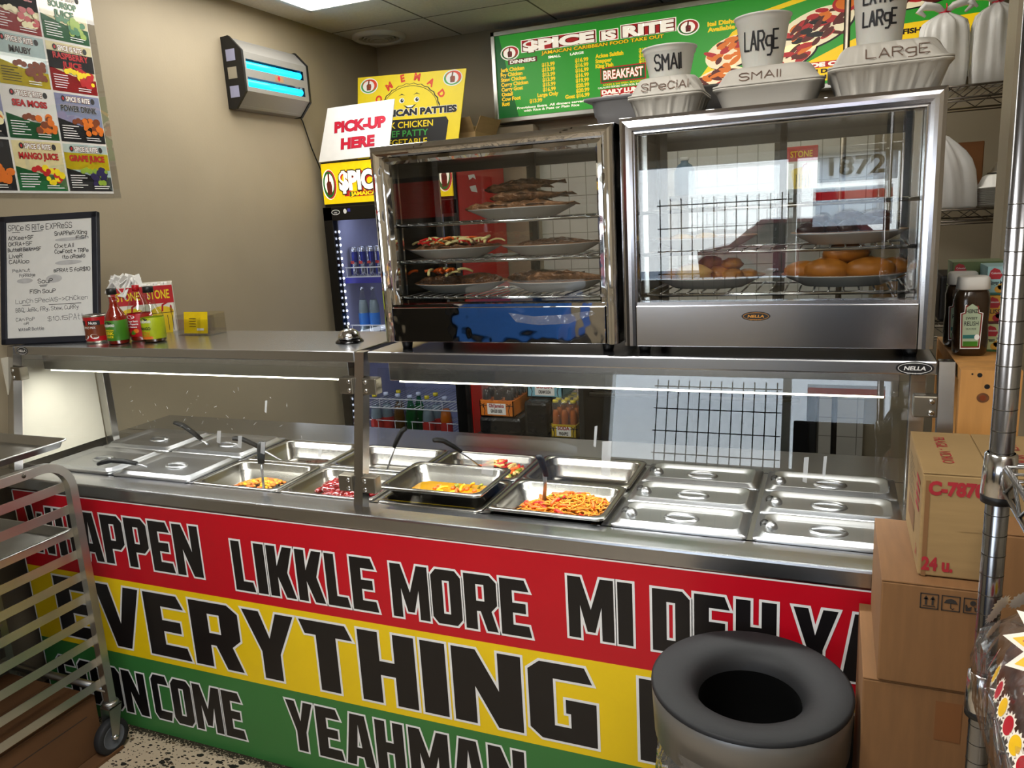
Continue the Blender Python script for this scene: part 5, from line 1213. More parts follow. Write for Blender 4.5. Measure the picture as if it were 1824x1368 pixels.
# can, sauces, straw box, card holder, bell
M('sauce_red', '#8c1a0c', .15, var=.15, coat=.3); M('sauce_green', '#4a2c10', .15, var=.2); M('lab_green', '#3f7a1e', .35, var=.1); M('lab_lime', '#a9b818', .35, var=.08); M('lab_red', '#b3141c', .35, var=.06); M('tin', '#b9b4a8', .25, .9)
cn = thing('nut_can', 'red and brown printed can in front of the whiteboard corner', 'can', (-.185, .238, ZS))
fin(B().lathe([(0, .002), (.038, 0), (.0400, .002), (.0400, .006), (.039, .008), (.039, .088), (.0400, .090), (.0400, .094), (.0385, .095), (.037, .091), (0, .090)], (0, 0, 0), 32), 'can_body', 'tin', cn, False)
fin(B().lathe([(.0393, .008, 0), (.0394, .024, 1), (.0394, .062, 0), (.0393, .0885, 0)], (0, 0, 0), 32), 'can_label', ['lab_red', 'pp_brown'], cn, False)
d = D(V((.0, -.0394, 0)), (1, 0, 0), (0, 0, 1), R=.0394)
d.rect(-.045, .062, -.004, .077, 0, 2); d.rect(.006, .062, .045, .077, 0, 2); d.text('Pak', -.034, .065, .009, 1, 3, off=.02); d.text('Nuts', .010, .065, .009, 1, 3, off=.02); d.text('CALYPSO MIX', 0, .050, .007, 1, 3, 'C', w=.06); d.ell(-.012, .02, .016, .007, 1, 2, .3); d.ell(-.013, .022, .013, .005, 2, 3, .3); d.ell(.022, .024, .014, .008, 1, 2, -.2); d.ell(.024, .026, .011, .005, 2, 3, -.2)
fin(d.b, 'can_print', ['ink', 'paper', 'pp_brown'], cn, False)
def sauce(name, label, x, y, prof, capz, capr, capm, liquid, lvl, labm, l0, l1, words):
    t_ = thing(name, label, 'sauce bottle', (x, y, ZS)); r = max(p_[0] for p_ in prof)
    fin(B().lathe([(0, .003)] + prof, (0, 0, 0), 28), 'bottle_glass', 'bottle_clear', t_, False)
    lp = [(0, .004)] + [(max(.002, p_[0] - .002), p_[1] + .001) for p_ in prof if p_[1] < lvl]; lp += [(lp[-1][0], lvl), (0, lvl)]
    fin(B().lathe(lp, (0, 0, 0), 28), 'sauce', liquid, t_, False)
    fin(B().lathe([(r + .0004, l0), (r + .0008, l0 + .001), (r + .0008, l1 - .001), (r + .0004, l1)], (0, 0, 0), 28), 'bottle_label', labm, t_, False)
    fin(B().lathe([(0, capz), (capr, capz), (capr, capz + .019), (capr * .9, capz + .02), (0, capz + .02)], (0, 0, 0), 18), 'cap', capm, t_, False)
    d = D(V((0, -(r + .0009), 0)), (1, 0, 0), (0, 0, 1), R=r + .0009)
    for w_, z, h, wd, m_ in words: d.text(w_, 0, z, h, m_, 2, 'C', w=wd, off=.03)
    return t_, d
prof = [(.031, 0), (.034, .004), (.034, .086), (.030, .098), (.018, .118), (.0135, .135), (.0135, .165)]
LM = ['ink', 'paper', 'pp_yellow', 'pp_orange', 'sign_red', 'lab_green']
t_, d = sauce('hot_sauce', 'hot sauce bottle with dark green label and black cap, left of the three', -.062, .212, prof, .163, .0158, 'black', 'sauce_red', .155, 'lab_green', .014, .080, [('WALKERSWOOD', .060, .008, .046, 1), ('JAMAICAN', .046, .005, .036, 2), ('JERK', .034, .009, .036, 2), ('SAUCE', .024, .006, .03, 2)])
d.ell(0, .071, .014, .006, 0, 1); fin(d.b, 'label_print', LM, t_, False)
prof2 = [(.036, 0), (.039, .004), (.039, .095), (.036, .105), (.026, .135), (.014, .160), (.0105, .168)]
t_, d = sauce('hot_sauce', 'tall hot pepper sauce bottle with red label and red cap, middle of the three', -.040, .290, prof2, .166, .0115, 'lab_red', 'sauce_red', .03, 'lab_red', .016, .092, [('GRACE', .080, .006, .02, 4), ('Hot Pepper Sauce', .066, .006, .05, 1), ('Sauce Piquante', .056, .006, .05, 1), ('aux Poivrons', .047, .005, .04, 1)])
d.ell(0, .0825, .017, .006, 1, 1); [d.ell(-.02 + .012 * i, .03 + .006 * (i % 2), .009, .007, (3, 4, 5, 3)[i], 2) for i in range(4)]; fin(d.b, 'label_print', LM, t_, False)
t_, d = sauce('hot_sauce', 'mango sauce bottle with lime green label and black cap, right of the three', .045, .262, [(a * 1.06, z) for a, z in prof], .163, .0168, 'black', 'sauce_green', .018, 'lab_lime', .012, .082, [('WALKERSWOOD', .066, .008, .048, 1), ('MANGO', .043, .009, .042, 0), ('CHILLI', .032, .006, .034, 3), ('SAUCE', .023, .006, .03, 3)])
d.ell(0, .077, .014, .005, 0, 1); [d.ell(-.018 + .012 * i, .017, .008, .005, 3, 2) for i in range(4)]; fin(d.b, 'label_print', LM, t_, False)
M('pat_yellow', '#eccb14', .5); M('box_white', '#e6e2d4', .5)
sb = thing('straw_box', 'red and white drink box holding straws and napkins behind the sauce bottles', 'box', (-.215, .335, ZS))
x0, x1, y0, y1, zt = -.215, -.013, .335, .41, ZS + .172
b = B(); b.box(x0, x1, y0, y0 + .003, ZS, zt); b.box(x0, x1, y1 - .003, y1, ZS, zt + .008); b.box(x0, x0 + .003, y0, y1, ZS, zt); b.box(x1 - .003, x1, y0, y1, ZS, zt + .004); b.box(x0, x1, y0, y1, ZS, ZS + .003)
fin(b, 'carton', 'box_white', sb)
d = D((x0, y0 - .0004, ZS), (1, 0, 0), (0, 0, 1)); w = x1 - x0; h = zt - ZS
d.rect(0, h * .62, w, h * .985, 0, 1); d.line([(w * .52, 0), (w * .52, h)], .0012, 5, 3)
d.text('STONE', w * .08, h * .72, .028, 1, 2, w=w * .38, off=.02); d.text('STONE', w * .58, h * .72, .030, 1, 2, w=w * .36, off=.02)
for cx in (w * .30, w * .79):
    d.poly([(cx - .03, 0), (cx + .025, 0), (cx + .036, h * .42), (cx - .036, h * .42)], 2, 1); d.ell(cx, h * .44, .037, .02, 2, 2); d.line([(cx - .036, h * .42), (cx + .036, h * .42)], .002, 4, 3); d.line([(cx + .0, h * .46), (cx + .003, h * .58), (cx + .018, h * .63)], .006, 0, 3)
    for i in range(5): d.line([(cx - .03 + .015 * i, h * .05), (cx - .03 + .015 * i, h * .36)], .002, 4, 3)
d.poly([(w * .93, h * .36), (w * .955, h * .45), (w * .95, h * .56), (w * .93, h * .58), (w * .91, h * .50), (w * .915, h * .42)], 0, 2)
fin(d.b, 'carton_print', ['pp_red', 'pp_yellow', 'pat_yellow', 'paper', 'ink', 'pp_brown'], sb)
b = B(); r_ = random.Random(4)
for i in range(26):
    cx, cy = r_.uniform(x0 + .015, x0 + .085), r_.uniform(y0 + .01, y1 - .01); a, e = r_.uniform(0, 3), r_.uniform(-.7, .7)
    b.box(-.022, .022, -.0012, .0012, -.05, .022, 0, 0, Matrix.Translation((cx, cy, zt + .008 + r_.uniform(-.006, .012))) @ Matrix.Rotation(a, 4, 'Z') @ Matrix.Rotation(e, 4, 'X') @ Matrix.Rotation(r_.uniform(-.6, .6), 4, 'Y'))
for i in range(8): b.box(x0 + .10 + .011 * i, x0 + .109 + .011 * i, y0 + .01, y1 - .01, ZS + .05, zt + r_.uniform(-.002, .006))
b.v = [(p_[0] - x0, p_[1] - y0, p_[2] - ZS) for p_ in b.v]
sb.rotation_euler.z = .77
np_ = fin(b, 'napkins', 'white'); np_.location = sb.location; np_.rotation_euler.z = .77
tag(np_, 'crumpled white napkins and wrapped straws sticking out of the red box', 'napkins', kind='stuff')
ch = thing('card_holder', 'clear acrylic card holder right of the sauce bottles', 'card holder', (.10, .42, ZS))
b = B(); x0, x1, y0, y1 = .02, .165, .385, .465
b.box(x0, x1, y0, y0 + .003, ZS, ZS + .055); b.box(x0, x1, y1 - .003, y1, ZS, ZS + .075); b.box(x0, x0 + .003, y0, y1, ZS, ZS + .07); b.box(x1 - .003, x1, y0, y1, ZS, ZS + .07); b.box(x0, x1, y0, y1, ZS, ZS + .003); b.box((x0 + x1) / 2 + .02, (x0 + x1) / 2 + .023, y0, y1, ZS, ZS + .06)
fin(b, 'holder', 'acrylic', ch)
cd = tag(fin(B().box(-.055, .05, -.0008, .0008, 0, .074, 0, 0, Matrix.Translation((.095, .395, ZS + .006)) @ Matrix.Rotation(-.15, 4, 'X')), 'yellow_card', 'pat_yellow'), 'yellow printed card in the acrylic holder', 'card')
d = D((.095, .3935, ZS + .006), (1, 0, 0), (0, .15, .99)); [d.rect(-.03, .05 - .009 * i, .0, .052 - .009 * i, 0, 2) for i in range(4)]; d.rect(.005, .01, .035, .018, 1, 2)
fin(d.b, 'card_print', ['ink', 'paper'], cd)
bl = thing('call_bell', 'small chrome call bell with black base on the shelf', 'bell', (.792, .29, ZS))
fin(B().lathe([(0, 0), (.042, 0), (.042, .003), (.036, .009), (.024, .013), (0, .013)], (0, 0, 0), 36), 'base', 'black_gloss', bl, False)
fin(B().lathe([(.033, .012), (.034, .014), (.032, .024), (.024, .034), (.012, .0395), (0, .041)], (0, 0, 0), 36), 'dome', 'chrome_wire', bl, False)
fin(B().lathe([(.003, .04), (.003, .047), (.005, .048), (.005, .051), (0, .052)], (0, 0, 0), 14), 'button', 'chrome_wire', bl, False)
# ================================================================ RIGHT SIDE BEHIND THE COUNTER
M('shelf_wire', '#6f675c', .3, 1.0, var=.1); M('amber_box', '#7a5a30', .8, var=.1)
ws = thing('wire_shelving', 'tall wire shelving unit with takeout supplies at the right of the back wall', 'shelving', (2.65, 2.25, 0))
SX0, SX1, SY0, SY1 = 2.16, 3.20, 2.0, 2.46
for z in (2.03, 1.555, 1.08):
    b = B()
    for y in (SY0, SY1):
        b.tube([(SX0, y, z), (SX1, y, z)], .004, 6); b.tube([(SX0, y, z - .045), (SX1, y, z - .045)], .004, 6); b.tube([(SX0, y, z - .056), (SX1, y, z - .056)], .003, 6)
        zz = [(SX0 + i * .052, y, z - (.003 if i % 2 else .042)) for i in range(21)]; b.tube(zz, .0028, 5)
    for x in (SX0, SX1): b.tube([(x, SY0, z), (x, SY1, z)], .004, 6); b.tube([(x, SY0, z - .045), (x, SY1, z - .045)], .004, 6)
    for i in range(34): x = SX0 + .02 + i * (SX1 - SX0 - .04) / 33; b.tube([(x, SY0, z + .003), (x, SY1, z + .003)], .0016, 5)
    for x in (SX0 + .35, SX0 + .70):
        b.tube([(x, SY0, z - .006), (x, SY1, z - .006)], .003, 5); b.tube([(x, SY0 + i * .0383, z - (.006 if i % 2 else .03)) for i in range(13)], .002, 5)
    fin(b, 'wire_shelf', 'shelf_wire', ws)
for x in (SX0 - .012, SX1 + .012):
    for y in (SY0 - .012, SY1 + .012): fin(B().tube([(x, y, 0), (x, y, 2.45)], .0125, 12), 'post', 'shelf_wire', ws)
def bag(label, cx, cy, z, w, dpt, h, tied=True, seed=1, group=None):
    t_ = thing('plastic_bag', label, 'bag', (cx, cy, z), 0, group); r_ = random.Random(seed); N = 72
    prof = [(.93, 0), (1, .02), (1.03, .2), (1.02, .4), (1.0, .58), (.96, .70), (.86, .775), (.60, .83), (.32, .875), (.15, .91)] if tied else [(.96, 0), (1, .03), (1.0, .3), (.98, .5), (.90, .64), (.72, .76), (.48, .87), (.26, .96), (.08, 1.0)]
    ph = [r_.uniform(0, 6) for _ in range(4)]; rings = []
    for q, t in prof:
        ring = []
        for k in range(N):
            a = 2 * PI * k / N; ca, sa = math.cos(a), math.sin(a); sq = 1 / max(abs(ca), abs(sa)) ** .75
            f = 1 + (.02 + .16 * t) * (math.sin(5 * a + ph[0] + 2 * t) + .7 * math.sin(9 * a + ph[1] - 3 * t) + .6 * math.sin(17 * a + ph[2] + 2 * t)) * .5
            if not tied: f += .10 * t * math.sin(3 * a + ph[3]) + r_.uniform(-.012, .012)
            ring.append((w / 2 * q * ca * sq * f * .8 - (0 if tied else .06 * t * t), dpt / 2 * q * sa * sq * f * .8, h * t))
        rings.append(ring)
    fin(B().loft(rings, 0), 'bag_body', 'bag_white', t_, False)
    if tied:
        for s_ in (-1, 1):
            b = B(); pts = [(0, 0, h * .90), (s_ * .03, -.01, h * .97), (s_ * .075, -.015, h * 1.0), (s_ * .095, -.015, h * .94), (s_ * .07, -.012, h * .88)]
            b.tube(pts, [.016, .026, .034, .026, .010], 12, flat=.5); fin(b, 'knotted_handle', 'bag_white', t_, False)
        b = B(); b.lathe([(.019, h * .89), (.022, h * .905), (.019, h * .92)], (0, 0, 0), 14); b.tube([(0, -.02, h * .905), (.004, -.03, h * .95), (.002, -.028, h * .99)], .0025, 6); fin(b, 'red_twist_tie', 'sign_red', t_, False)
    return t_
bag('knotted white carrier bag on the top wire shelf, nearest the menu board', 2.51, 2.14, 2.034, .215, .2, .33, True, 3)
bag('knotted white carrier bag on the top wire shelf, right of the first bag', 2.69, 2.12, 2.034, .20, .2, .34, True, 8)
bag('white carrier bag on the top wire shelf, mostly hidden by the partition', 2.90, 2.12, 2.034, .20, .2, .30, True, 13)
bag('loosely wrapped white bag of boxes on the middle wire shelf', 2.58, 2.12, 1.560, .21, .2, .30, False, 5)
# stacks of nested empty foam boxes
def stack(label, cx, cy, z, n, rz=0.0, grp=None):
    for i in range(n):
        t_ = tag(fin(B().loft([ringN(.092, .092, .03, .0), ringN(.113, .113, .03, .006), ringN(.1145, .1145, .028, .0065)], 0, cap0=True, cap1=True), 'foam_clamshell', 'foam_white'), label, 'takeout box', grp)
        t_.location = (cx, cy, z + i * .0068); t_.rotation_euler = (0, 0, rz)
    c_ = clamshell(label.replace('flat empty foam box in', 'topmost ribbed foam box of'), cx, cy, 1, 1, 1, 1, 1, 1, None, None) if 0 else None
    t2 = thing('foam_clamshell', 'ribbed foam box lid topping ' + label.split(' in ', 1)[1], 'takeout box', (cx, cy, z + n * .0068), rz)
    fin(B().loft([ringN(.115, .115, .028, 0), ringN(.115, .115, .028, .004), ringN(.104, .104, .03, .008, amp=.004, freq=26), ringN(.09, .09, .04, .045, amp=.004, freq=26), ringN(.08, .08, .04, .052)], 0), 'lid_half', 'foam_white', t2, False)
stack('flat empty foam box in the front stack on the middle wire shelf', 2.775, 2.125, 1.560, 11, 0, 'foam boxes in the front stack')
stack('flat empty foam box in the rear stack on the middle wire shelf', 2.86, 2.36, 1.560, 20, .05, 'foam boxes in the rear stack')
tag(fin(B().box(2.30, 2.48, 2.08, 2.38, 1.084, 1.30, 0, .004), 'cardboard_box', 'amber_box'), 'brown carton on the lowest wire shelf', 'box')
tag(fin(B().box(2.42, 2.70, 2.27, 2.45, 1.5605, 1.83, 0, .004), 'cardboard_box', 'cardboard_dark'), 'dark brown carton behind the loose bag on the middle wire shelf', 'box')
tag(fin(B().box(2.73, 3.05, 2.47, 2.49, 1.30, 2.0, 0, .002), 'dark_board', 'cardboard_dark'), 'dark brown board leaning behind the wire shelving', 'board') if 0 else None
tag(fin(B().box(2.55, 2.95, 2.12, 2.44, 1.084, 1.28, 0, .01), 'storage_crate', 'black'), 'black crate on the lowest wire shelf behind the tea boxes', 'crate')
# added dark filler and drink box on the tiled wall
wt = thing('aisle_filler', 'added black range shape that darkens the view across the aisle', 'oven', (1.66, 2.0, 0))  # invented range, put in to darken the tiled view under the shelf
fin(B().box(1.02, 2.08, 1.78, 2.30, .10, 1.06, 0, .006), 'body', 'black', wt)
fin(B().box(1.00, 2.10, 1.74, 2.32, 1.06, 1.09, 0, .003), 'top', 'steel_dark', wt)
for x0, x1 in ((1.05, 1.54), (1.56, 2.05)):
    k = fin(B().box(x0, x1, 1.765, 1.78, .22, .86, 0, .004), 'filler_door', 'black_gloss', wt)
    fin(B().tube([(x0 + .04, 1.74, .80), (x1 - .04, 1.74, .80)], .009, 10), 'door_handle', 'steel_dark', k)
for i in range(6): fin(B().lathe([(.02, 0), (.018, .025), (0, .026)], (0, 0, 0), 16, xf=Matrix.Translation((1.12 + i * .17, 1.78, .95)) @ Matrix.Rotation(PI / 2, 4, 'X')), 'knob', 'black_gloss', wt)
for x in (1.06, 2.04):
    for y in (1.82, 2.26): fin(B().box(x - .02, x + .02, y - .02, y + .02, 0, .10), 'leg', 'steel_dark', wt)
sh = thing('wall_shelf', 'dark wall shelf on the tiled wall behind the right warmer', 'shelf', (1.75, 2.78, 1.66))
fin(B().box(1.30, 2.12, 2.62, 2.90, 1.66, 1.685, 0, .002), 'board', 'steel_dark', sh)
for x in (1.4, 2.02): fin(B().box(x - .01, x + .01, 2.64, 2.90, 1.60, 1.66), 'bracket', 'steel_dark', sh)
sx = thing('drink_box', 'red and white drink box on the wall shelf seen through the right warmer', 'box', (1.95, 2.75, 1.686))
fin(B().box(1.875, 2.035, 2.68, 2.82, 1.686, 1.895), 'carton', 'box_white', sx)
d = D((1.875, 2.6796, 1.686), (1, 0, 0), (0, 0, 1)); d.rect(0, .135, .16, .208, 0, 1); d.text('STONE', .03, .155, .03, 1, 2, w=.105, off=.02); d.poly([(.05, 0), (.13, 0), (.145, .08), (.035, .08)], 2, 1); d.ell(.09, .085, .055, .02, 2, 2); d.line([(.09, .09), (.094, .115), (.11, .122)], .006, 0, 3); [d.line([(.06 + .015 * i, .01), (.06 + .015 * i, .07)], .003, 4, 3) for i in range(5)]
fin(d.b, 'carton_print', ['pp_red', 'pp_yellow', 'pat_yellow', 'paper', 'ink'], sx)
bg_ = thing('water_jug', 'blue capped plastic jug on the wall shelf', 'jug', (1.36, 2.75, 1.686)); M('jug_blue', '#2f5a72', .4, var=.1)
fin(B().lathe([(0, .0), (.052, .0), (.055, .005), (.055, .13), (.04, .16), (.02, .175), (.02, .19), (0, .19)], (0, 0, 0), 20), 'jug_body', 'jug_blue', bg_, False)
fin(B().lathe([(0, .186), (.024, .186), (.024, .205), (0, .205)], (0, 0, 0), 16), 'cap', 'white', bg_, False)
ut = thing('hanging_utensil', 'steel ladle hanging on the tiled wall behind the left warmer', 'ladle', (.98, 2.88, 1.4))
fin(B().tube([(.98, 2.885, 1.86), (.98, 2.88, 1.72), (.985, 2.875, 1.55)], [.006, .008, .006], 8, flat=.5), 'handle', 'steel_dark', ut); fin(B().blob((.985, 2.86, 1.52), .04, .02, .045, 0, 14, 8), 'bowl', 'steel_lid', ut)

# ---------------------------------------------------------------- wooden stand with relish and tea at the right end of the counter
wd = thing('wooden_stand', 'knotty pine upright with a small ledge beside the right end of the counter', 'stand', (2.42, .25, 0))
fin(B().box(2.372, 2.478, .090, .118, 0, 1.278), 'front_board', 'wood', wd); fin(B().box(2.372, 2.478, .118, .505, 1.252, 1.278), 'ledge', 'wood', wd); fin(B().box(2.372, 2.478, .485, .505, 0, 1.252), 'rear_board', 'wood', wd)
d = D((0, .0898, 0), (1, 0, 0), (0, 0, 1))
for x, z, r in ((2.405, 1.268, .0045), (2.440, 1.262, .0045), (2.419, 1.245, .005), (2.392, 1.270, .0018)): d.ell(x, z, r, r, 0, 1)
d.ell(2.413, 1.222, .011, .010, 1, 1); d.ell(2.413, 1.222, .006, .006, 2, 2)
fin(d.b, 'holes_and_knot', ['black', 'knot', 'pp_brown'], wd)['kind'] = 'stuff'
M('relish', '#2b1a0b', .2, var=.15, coat=.3); M('relish_label', '#a9b89a', .5, var=.05); M('label_rim', '#7a1c14', .5); M('teal', '#1f6a66', .5); M('cap_cream', '#d6d2ca', .5, var=.02)
def relish(label, x, y, rz):
    t_ = thing('relish_bottle', label, 'bottle', (x, y, 1.2785), rz)
    b = B()
    b.loft([rr(.030 * k, .024 * k, .018 * k, z, 0, 0, 5) for k, z in ((.9, 0), (1.05, .006), (1.12, .035), (1.05, .075), (1.08, .10), (1.10, .12), (.95, .138), (.80, .144))], 0)
    fin(b, 'bottle_body', 'relish', t_, False)
    fin(B().loft([rr(.029, .025, .018, .142, 0, 0, 5), rr(.031, .027, .019, .144, 0, 0, 5), rr(.029, .025, .018, .167, 0, 0, 5), rr(.026, .022, .016, .170, 0, 0, 5)], 0), 'cap', 'cap_cream', t_, False)
    d = D((-.006, -.0272, .02), (1, 0, 0), (0, 0.02, 1)); s_ = 1.0
    key = lambda k: [(x_ * k, .048 + (y_ - .048) * (1 - (1 - k) * .55)) for x_, y_ in ((-.017, 0), (.017, 0), (.0195, .072), (.013, .074), (.012, .088), (0, .096), (-.012, .088), (-.013, .074), (-.0195, .072))]
    d.poly(key(1.12), 0, 1); d.poly(key(1.04), 2, 2); d.poly(key(.9), 1, 3)
    d.text('HEINZ', 0, .074, .008, 3, 4, 'C', w=.022, off=.02); d.text('SWEET', 0, .060, .005, 3, 4, 'C', off=.02); d.text('RELISH', 0, .047, .009, 3, 4, 'C', w=.027, off=.01); d.text('SUCREE', 0, .038, .004, 3, 4, 'C'); d.rect(-.015, .019, .010, .027, 4, 4); d.rect(-.014, .002, .014, .013, 5, 4); d.ell(.012, .022, .005, .006, 0, 5)
    fin(d.b, 'bottle_label', ['paper', 'relish_label', 'label_rim', 'ink', 'teal', 'lab_green'], t_, False)
relish('dark relish squeeze bottle with keystone label on the pine ledge, nearer the front', 2.408, .265, .12)
relish('dark relish squeeze bottle with white cap behind the front relish bottle', 2.402, .375, .0)
TEA = (('tea_mint', '#8fb6b8', 'Ginger Mint', '#2f6b60'), ('tea_peach', '#c9952e', 'BLISSY', '#5a1a1a'), ('tea_green', '#b8bf8a', 'Green Tea', '#2f5a22'), ('tea_dark', '#5a6a3a', 'Herbal', '#2a3a1a'))
for n_, c_, w_, e_ in TEA: M(n_, c_, .5, var=.12, scale=12); M(n_ + '_edge', e_, .5, var=.1)
M('tea_red', '#a31c28', .5)
def tea(label, x0, x1, y0, y1, z, k):
    n_, c_, w_, e_ = TEA[k]; h = .062; t_ = thing('tea_box', label, 'box', ((x0 + x1) / 2, (y0 + y1) / 2, z))
    fin(B().box(x0, x1, y0, y1, z, z + h - .001, 0, .001), 'carton', n_, t_)
    d = D((x0, y0 - .0003, z), (1, 0, 0), (0, 0, 1)); w = x1 - x0
    d.rect(0, 0, w, .005, 4, 1); d.poly([(.003, .040), (.008, .034), (.024, .034), (.028, .042), (.022, .054), (.012, .058), (.005, .052)], 0, 1); d.text('Celestial', .007, .045, .004, 1, 2, w=.018); d.text(w_, .003, .022, .009, 2, 2, w=.034, off=.02); d.rect(w * .68, .008, w * .97, .056, 1, 1)
    for i in range(5): d.rect(w * .72, .016 + .006 * i, w * .92, .018 + .006 * i, 2, 2)
    d.ell(w * .88, .048, .006, .006, 0, 2); d.ell(w * .5, .012, .012, .009, 3, 1); d.ell(w * .56, .018, .010, .008, 3, 1)
    fin(d.b, 'carton_print', ['tea_red', 'paper', 'ink', 'tea_peach' if k != 1 else 'tea_red', n_ + '_edge'], t_)
for k, lab in ((2, 'green tea box at the bottom of the front tea stack on the pine ledge'), (1, 'orange tea box in the middle of the front tea stack on the pine ledge'), (0, 'pale blue mint tea box on top of the front tea stack on the pine ledge')):
    tea(lab, 2.4385, 2.492, .30, .40, 1.2785 + (2 - k) * .0625, k)
for i, lab in enumerate(('dark tea box at the bottom of the rear tea stack', 'dark tea box in the middle of the rear tea stack', 'dark tea box with red badge on top of the rear tea stack')):
    tea(lab, 2.385, 2.490, .41, .50, 1.2785 + i * .064, 3)

# ================================================================ IN FRONT OF THE COUNTER
# cartons by the right end
def carton(label, x0, x1, y0, y1, z0, z1, mat, flaps=True):
    t_ = thing('cardboard_box', label, 'box', ((x0 + x1) / 2, (y0 + y1) / 2, z0)); r_ = random.Random(x0 + z1)
    fin(B().box(x0, x1, y0, y1, z0, z1 - .003, 0, .003), 'carton', mat, t_)
    if flaps:
        ym_ = (y0 + y1) / 2; xm = (x0 + x1) / 2
        fin(B().box(x0, xm - .001, y0, y1, z1 - .003, z1, 0, .001), 'flap', mat, t_); fin(B().box(xm + .001, x1, y0, y1, z1 - .003, z1, 0, .001), 'flap', mat, t_)
    return t_
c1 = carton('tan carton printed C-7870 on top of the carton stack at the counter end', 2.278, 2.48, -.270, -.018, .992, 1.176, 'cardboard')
M('glass_tape', '#c9b48c', .15, var=.05)
d = D((2.278, -.2704, .992), (1, 0, 0), (0, 0, 1)); d.text('C-7870', .009, .147, .0215, 0, 2, w=.082, off=.055); d.text('24 u.', .005, .012, .022, 0, 2, w=.047, off=.045)
d.rect(.005, 0, .012, .17, 1, 1); d.rect(.055, .085, .105, .140, 2, 1)
fin(d.b, 'front_print', ['print_red', 'cardboard_red', 'cardboard'], c1)
for x_ in (2.313, 2.425):
    d = D((0, 0, 1.1762), (0, -1, 0), (1, 0, 0)); d.text('FRAGIL - VIDRIO', .055, x_, .018, 0, 2, w=.16); fin(d.b, 'top_print', ['print_red'], c1)
d = D((2.2776, -.018, .992), (0, -1, 0), (0, 0, 1))
for i in range(9): d.rect(.03, .155 - .008 * i, .09 + .03 * (i % 3), .1565 - .008 * i, 1, 1)
d.rect(.05, .04, .16, .08, 2, 1); [d.rect(.17, .15 - .016 * i, .225, .158 - .016 * i, 0, 1) for i in range(4)]; d.text('24', .2, .02, .018, 0, 1)
fin(d.b, 'side_print', ['print_red', 'print_black', 'cardboard_red'], c1)
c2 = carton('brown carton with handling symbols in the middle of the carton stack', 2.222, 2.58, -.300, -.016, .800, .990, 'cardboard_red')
d = D((2.222, -.3004, .800), (1, 0, 0), (0, 0, 1))
for i, x in enumerate((.060, .0915, .1235)):
    for a, c_ in (((x, .148), (x + .026, .148)), ((x + .026, .148), (x + .026, .174)), ((x + .026, .174), (x, .174)), ((x, .174), (x, .148))): d.line([a, c_], .0018, 0, 2)
    if i == 0:
        for q in (.008, .018): d.line([(x + q, .155), (x + q, .166)], .003, 0, 2); d.poly([(x + q - .004, .164), (x + q + .004, .164), (x + q, .171)], 0, 2)
        d.line([(x + .004, .152), (x + .022, .152)], .0016, 0, 2)
    elif i == 1:
        d.poly([(x + .003, .161), (x + .023, .161), (x + .020, .167), (x + .013, .170), (x + .006, .167)], 0, 2); d.line([(x + .013, .161), (x + .013, .153), (x + .016, .151), (x + .018, .153)], .0013, 0, 2)
    else:
        d.ell(x + .013, .166, .0045, .0045, 0, 2); d.poly([(x + .003, .151), (x + .010, .152), (x + .0115, .160), (x + .006, .157), (x + .004, .163), (x + .002, .162)], 0, 2); d.poly([(x + .023, .151), (x + .016, .152), (x + .0145, .160), (x + .020, .157), (x + .022, .163), (x + .024, .162)], 0, 2)
fin(d.b, 'handling_symbols', ['print_black'], c2)
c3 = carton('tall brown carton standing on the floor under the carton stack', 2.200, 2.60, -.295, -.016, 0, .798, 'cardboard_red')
d = D((2.2, -.2954, 0), (1, 0, 0), (0, 0, 1)); d.rect(.115, .70, .155, .775, 0, 1); fin(d.b, 'tape', ['cardboard_dark'], c3)
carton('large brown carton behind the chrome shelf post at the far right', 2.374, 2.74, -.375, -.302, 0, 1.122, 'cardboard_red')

# waste bin with liner
wb_ = thing('waste_bin', 'round metal waste bin with black funnel top in front of the banner', 'waste bin', (2.003, -.245, 0))
c = (2.003, -.245, 0); R_ = .187; ZR = .722
fin(B().lathe([(R_ - .035, .02), (R_ - .028, .56), (R_ - .03, .60)], c, 48), 'inner_can', 'charcoal', wb_)
fin(B().lathe([(R_ - .006, .615), (R_ - .004, .612), (R_, ZR - .03), (R_ + .001, ZR - .010), (R_ - .003, ZR - .006)], c, 64), 'metal_collar', 'bin_metal', wb_)
fin(B().lathe([(R_ + .0015, ZR - .008), (R_ + .001, ZR - .002), (R_ - .004, ZR), (R_ - .03, ZR - .001), (R_ - .055, ZR - .005), (R_ - .073, ZR - .013), (R_ - .084, ZR - .025), (R_ - .090, ZR - .042)], c, 64), 'funnel_top', 'charcoal', wb_)
M('bin_shade', '#050505', .9, spec=.1)  # near-black colour stands in for the shade inside the bin
fin(B().lathe([(0, .30), (R_ - .06, .30), (R_ - .088, ZR - .06), (R_ - .0905, ZR - .040)], c, 48), 'dark_inside', 'bin_shade', wb_)
r_ = random.Random(9); N = 72; rings = []
for k, z in enumerate((.10, .25, .40, .48, .54, .585, .62, .645)):
    q = []
    for i in range(N):
        a = 2 * PI * i / N; bul = .012 + .014 * math.sin(3 * a + 1) + r_.uniform(-.004, .004) - (.010 if k > 5 else 0) + (.006 if k < 5 else 0); wl__ = max(0, math.cos(a - PI * 1.05)); rr0 = R_ - .014 + bul * (.2 + 1.2 * wl__); q.append((c[0] + rr0 * math.cos(a), c[1] + rr0 * math.sin(a), z))
    rings.append(q)
fin(B().loft(rings, 0, cap0=False, cap1=False), 'clear_liner', 'film', wb_)

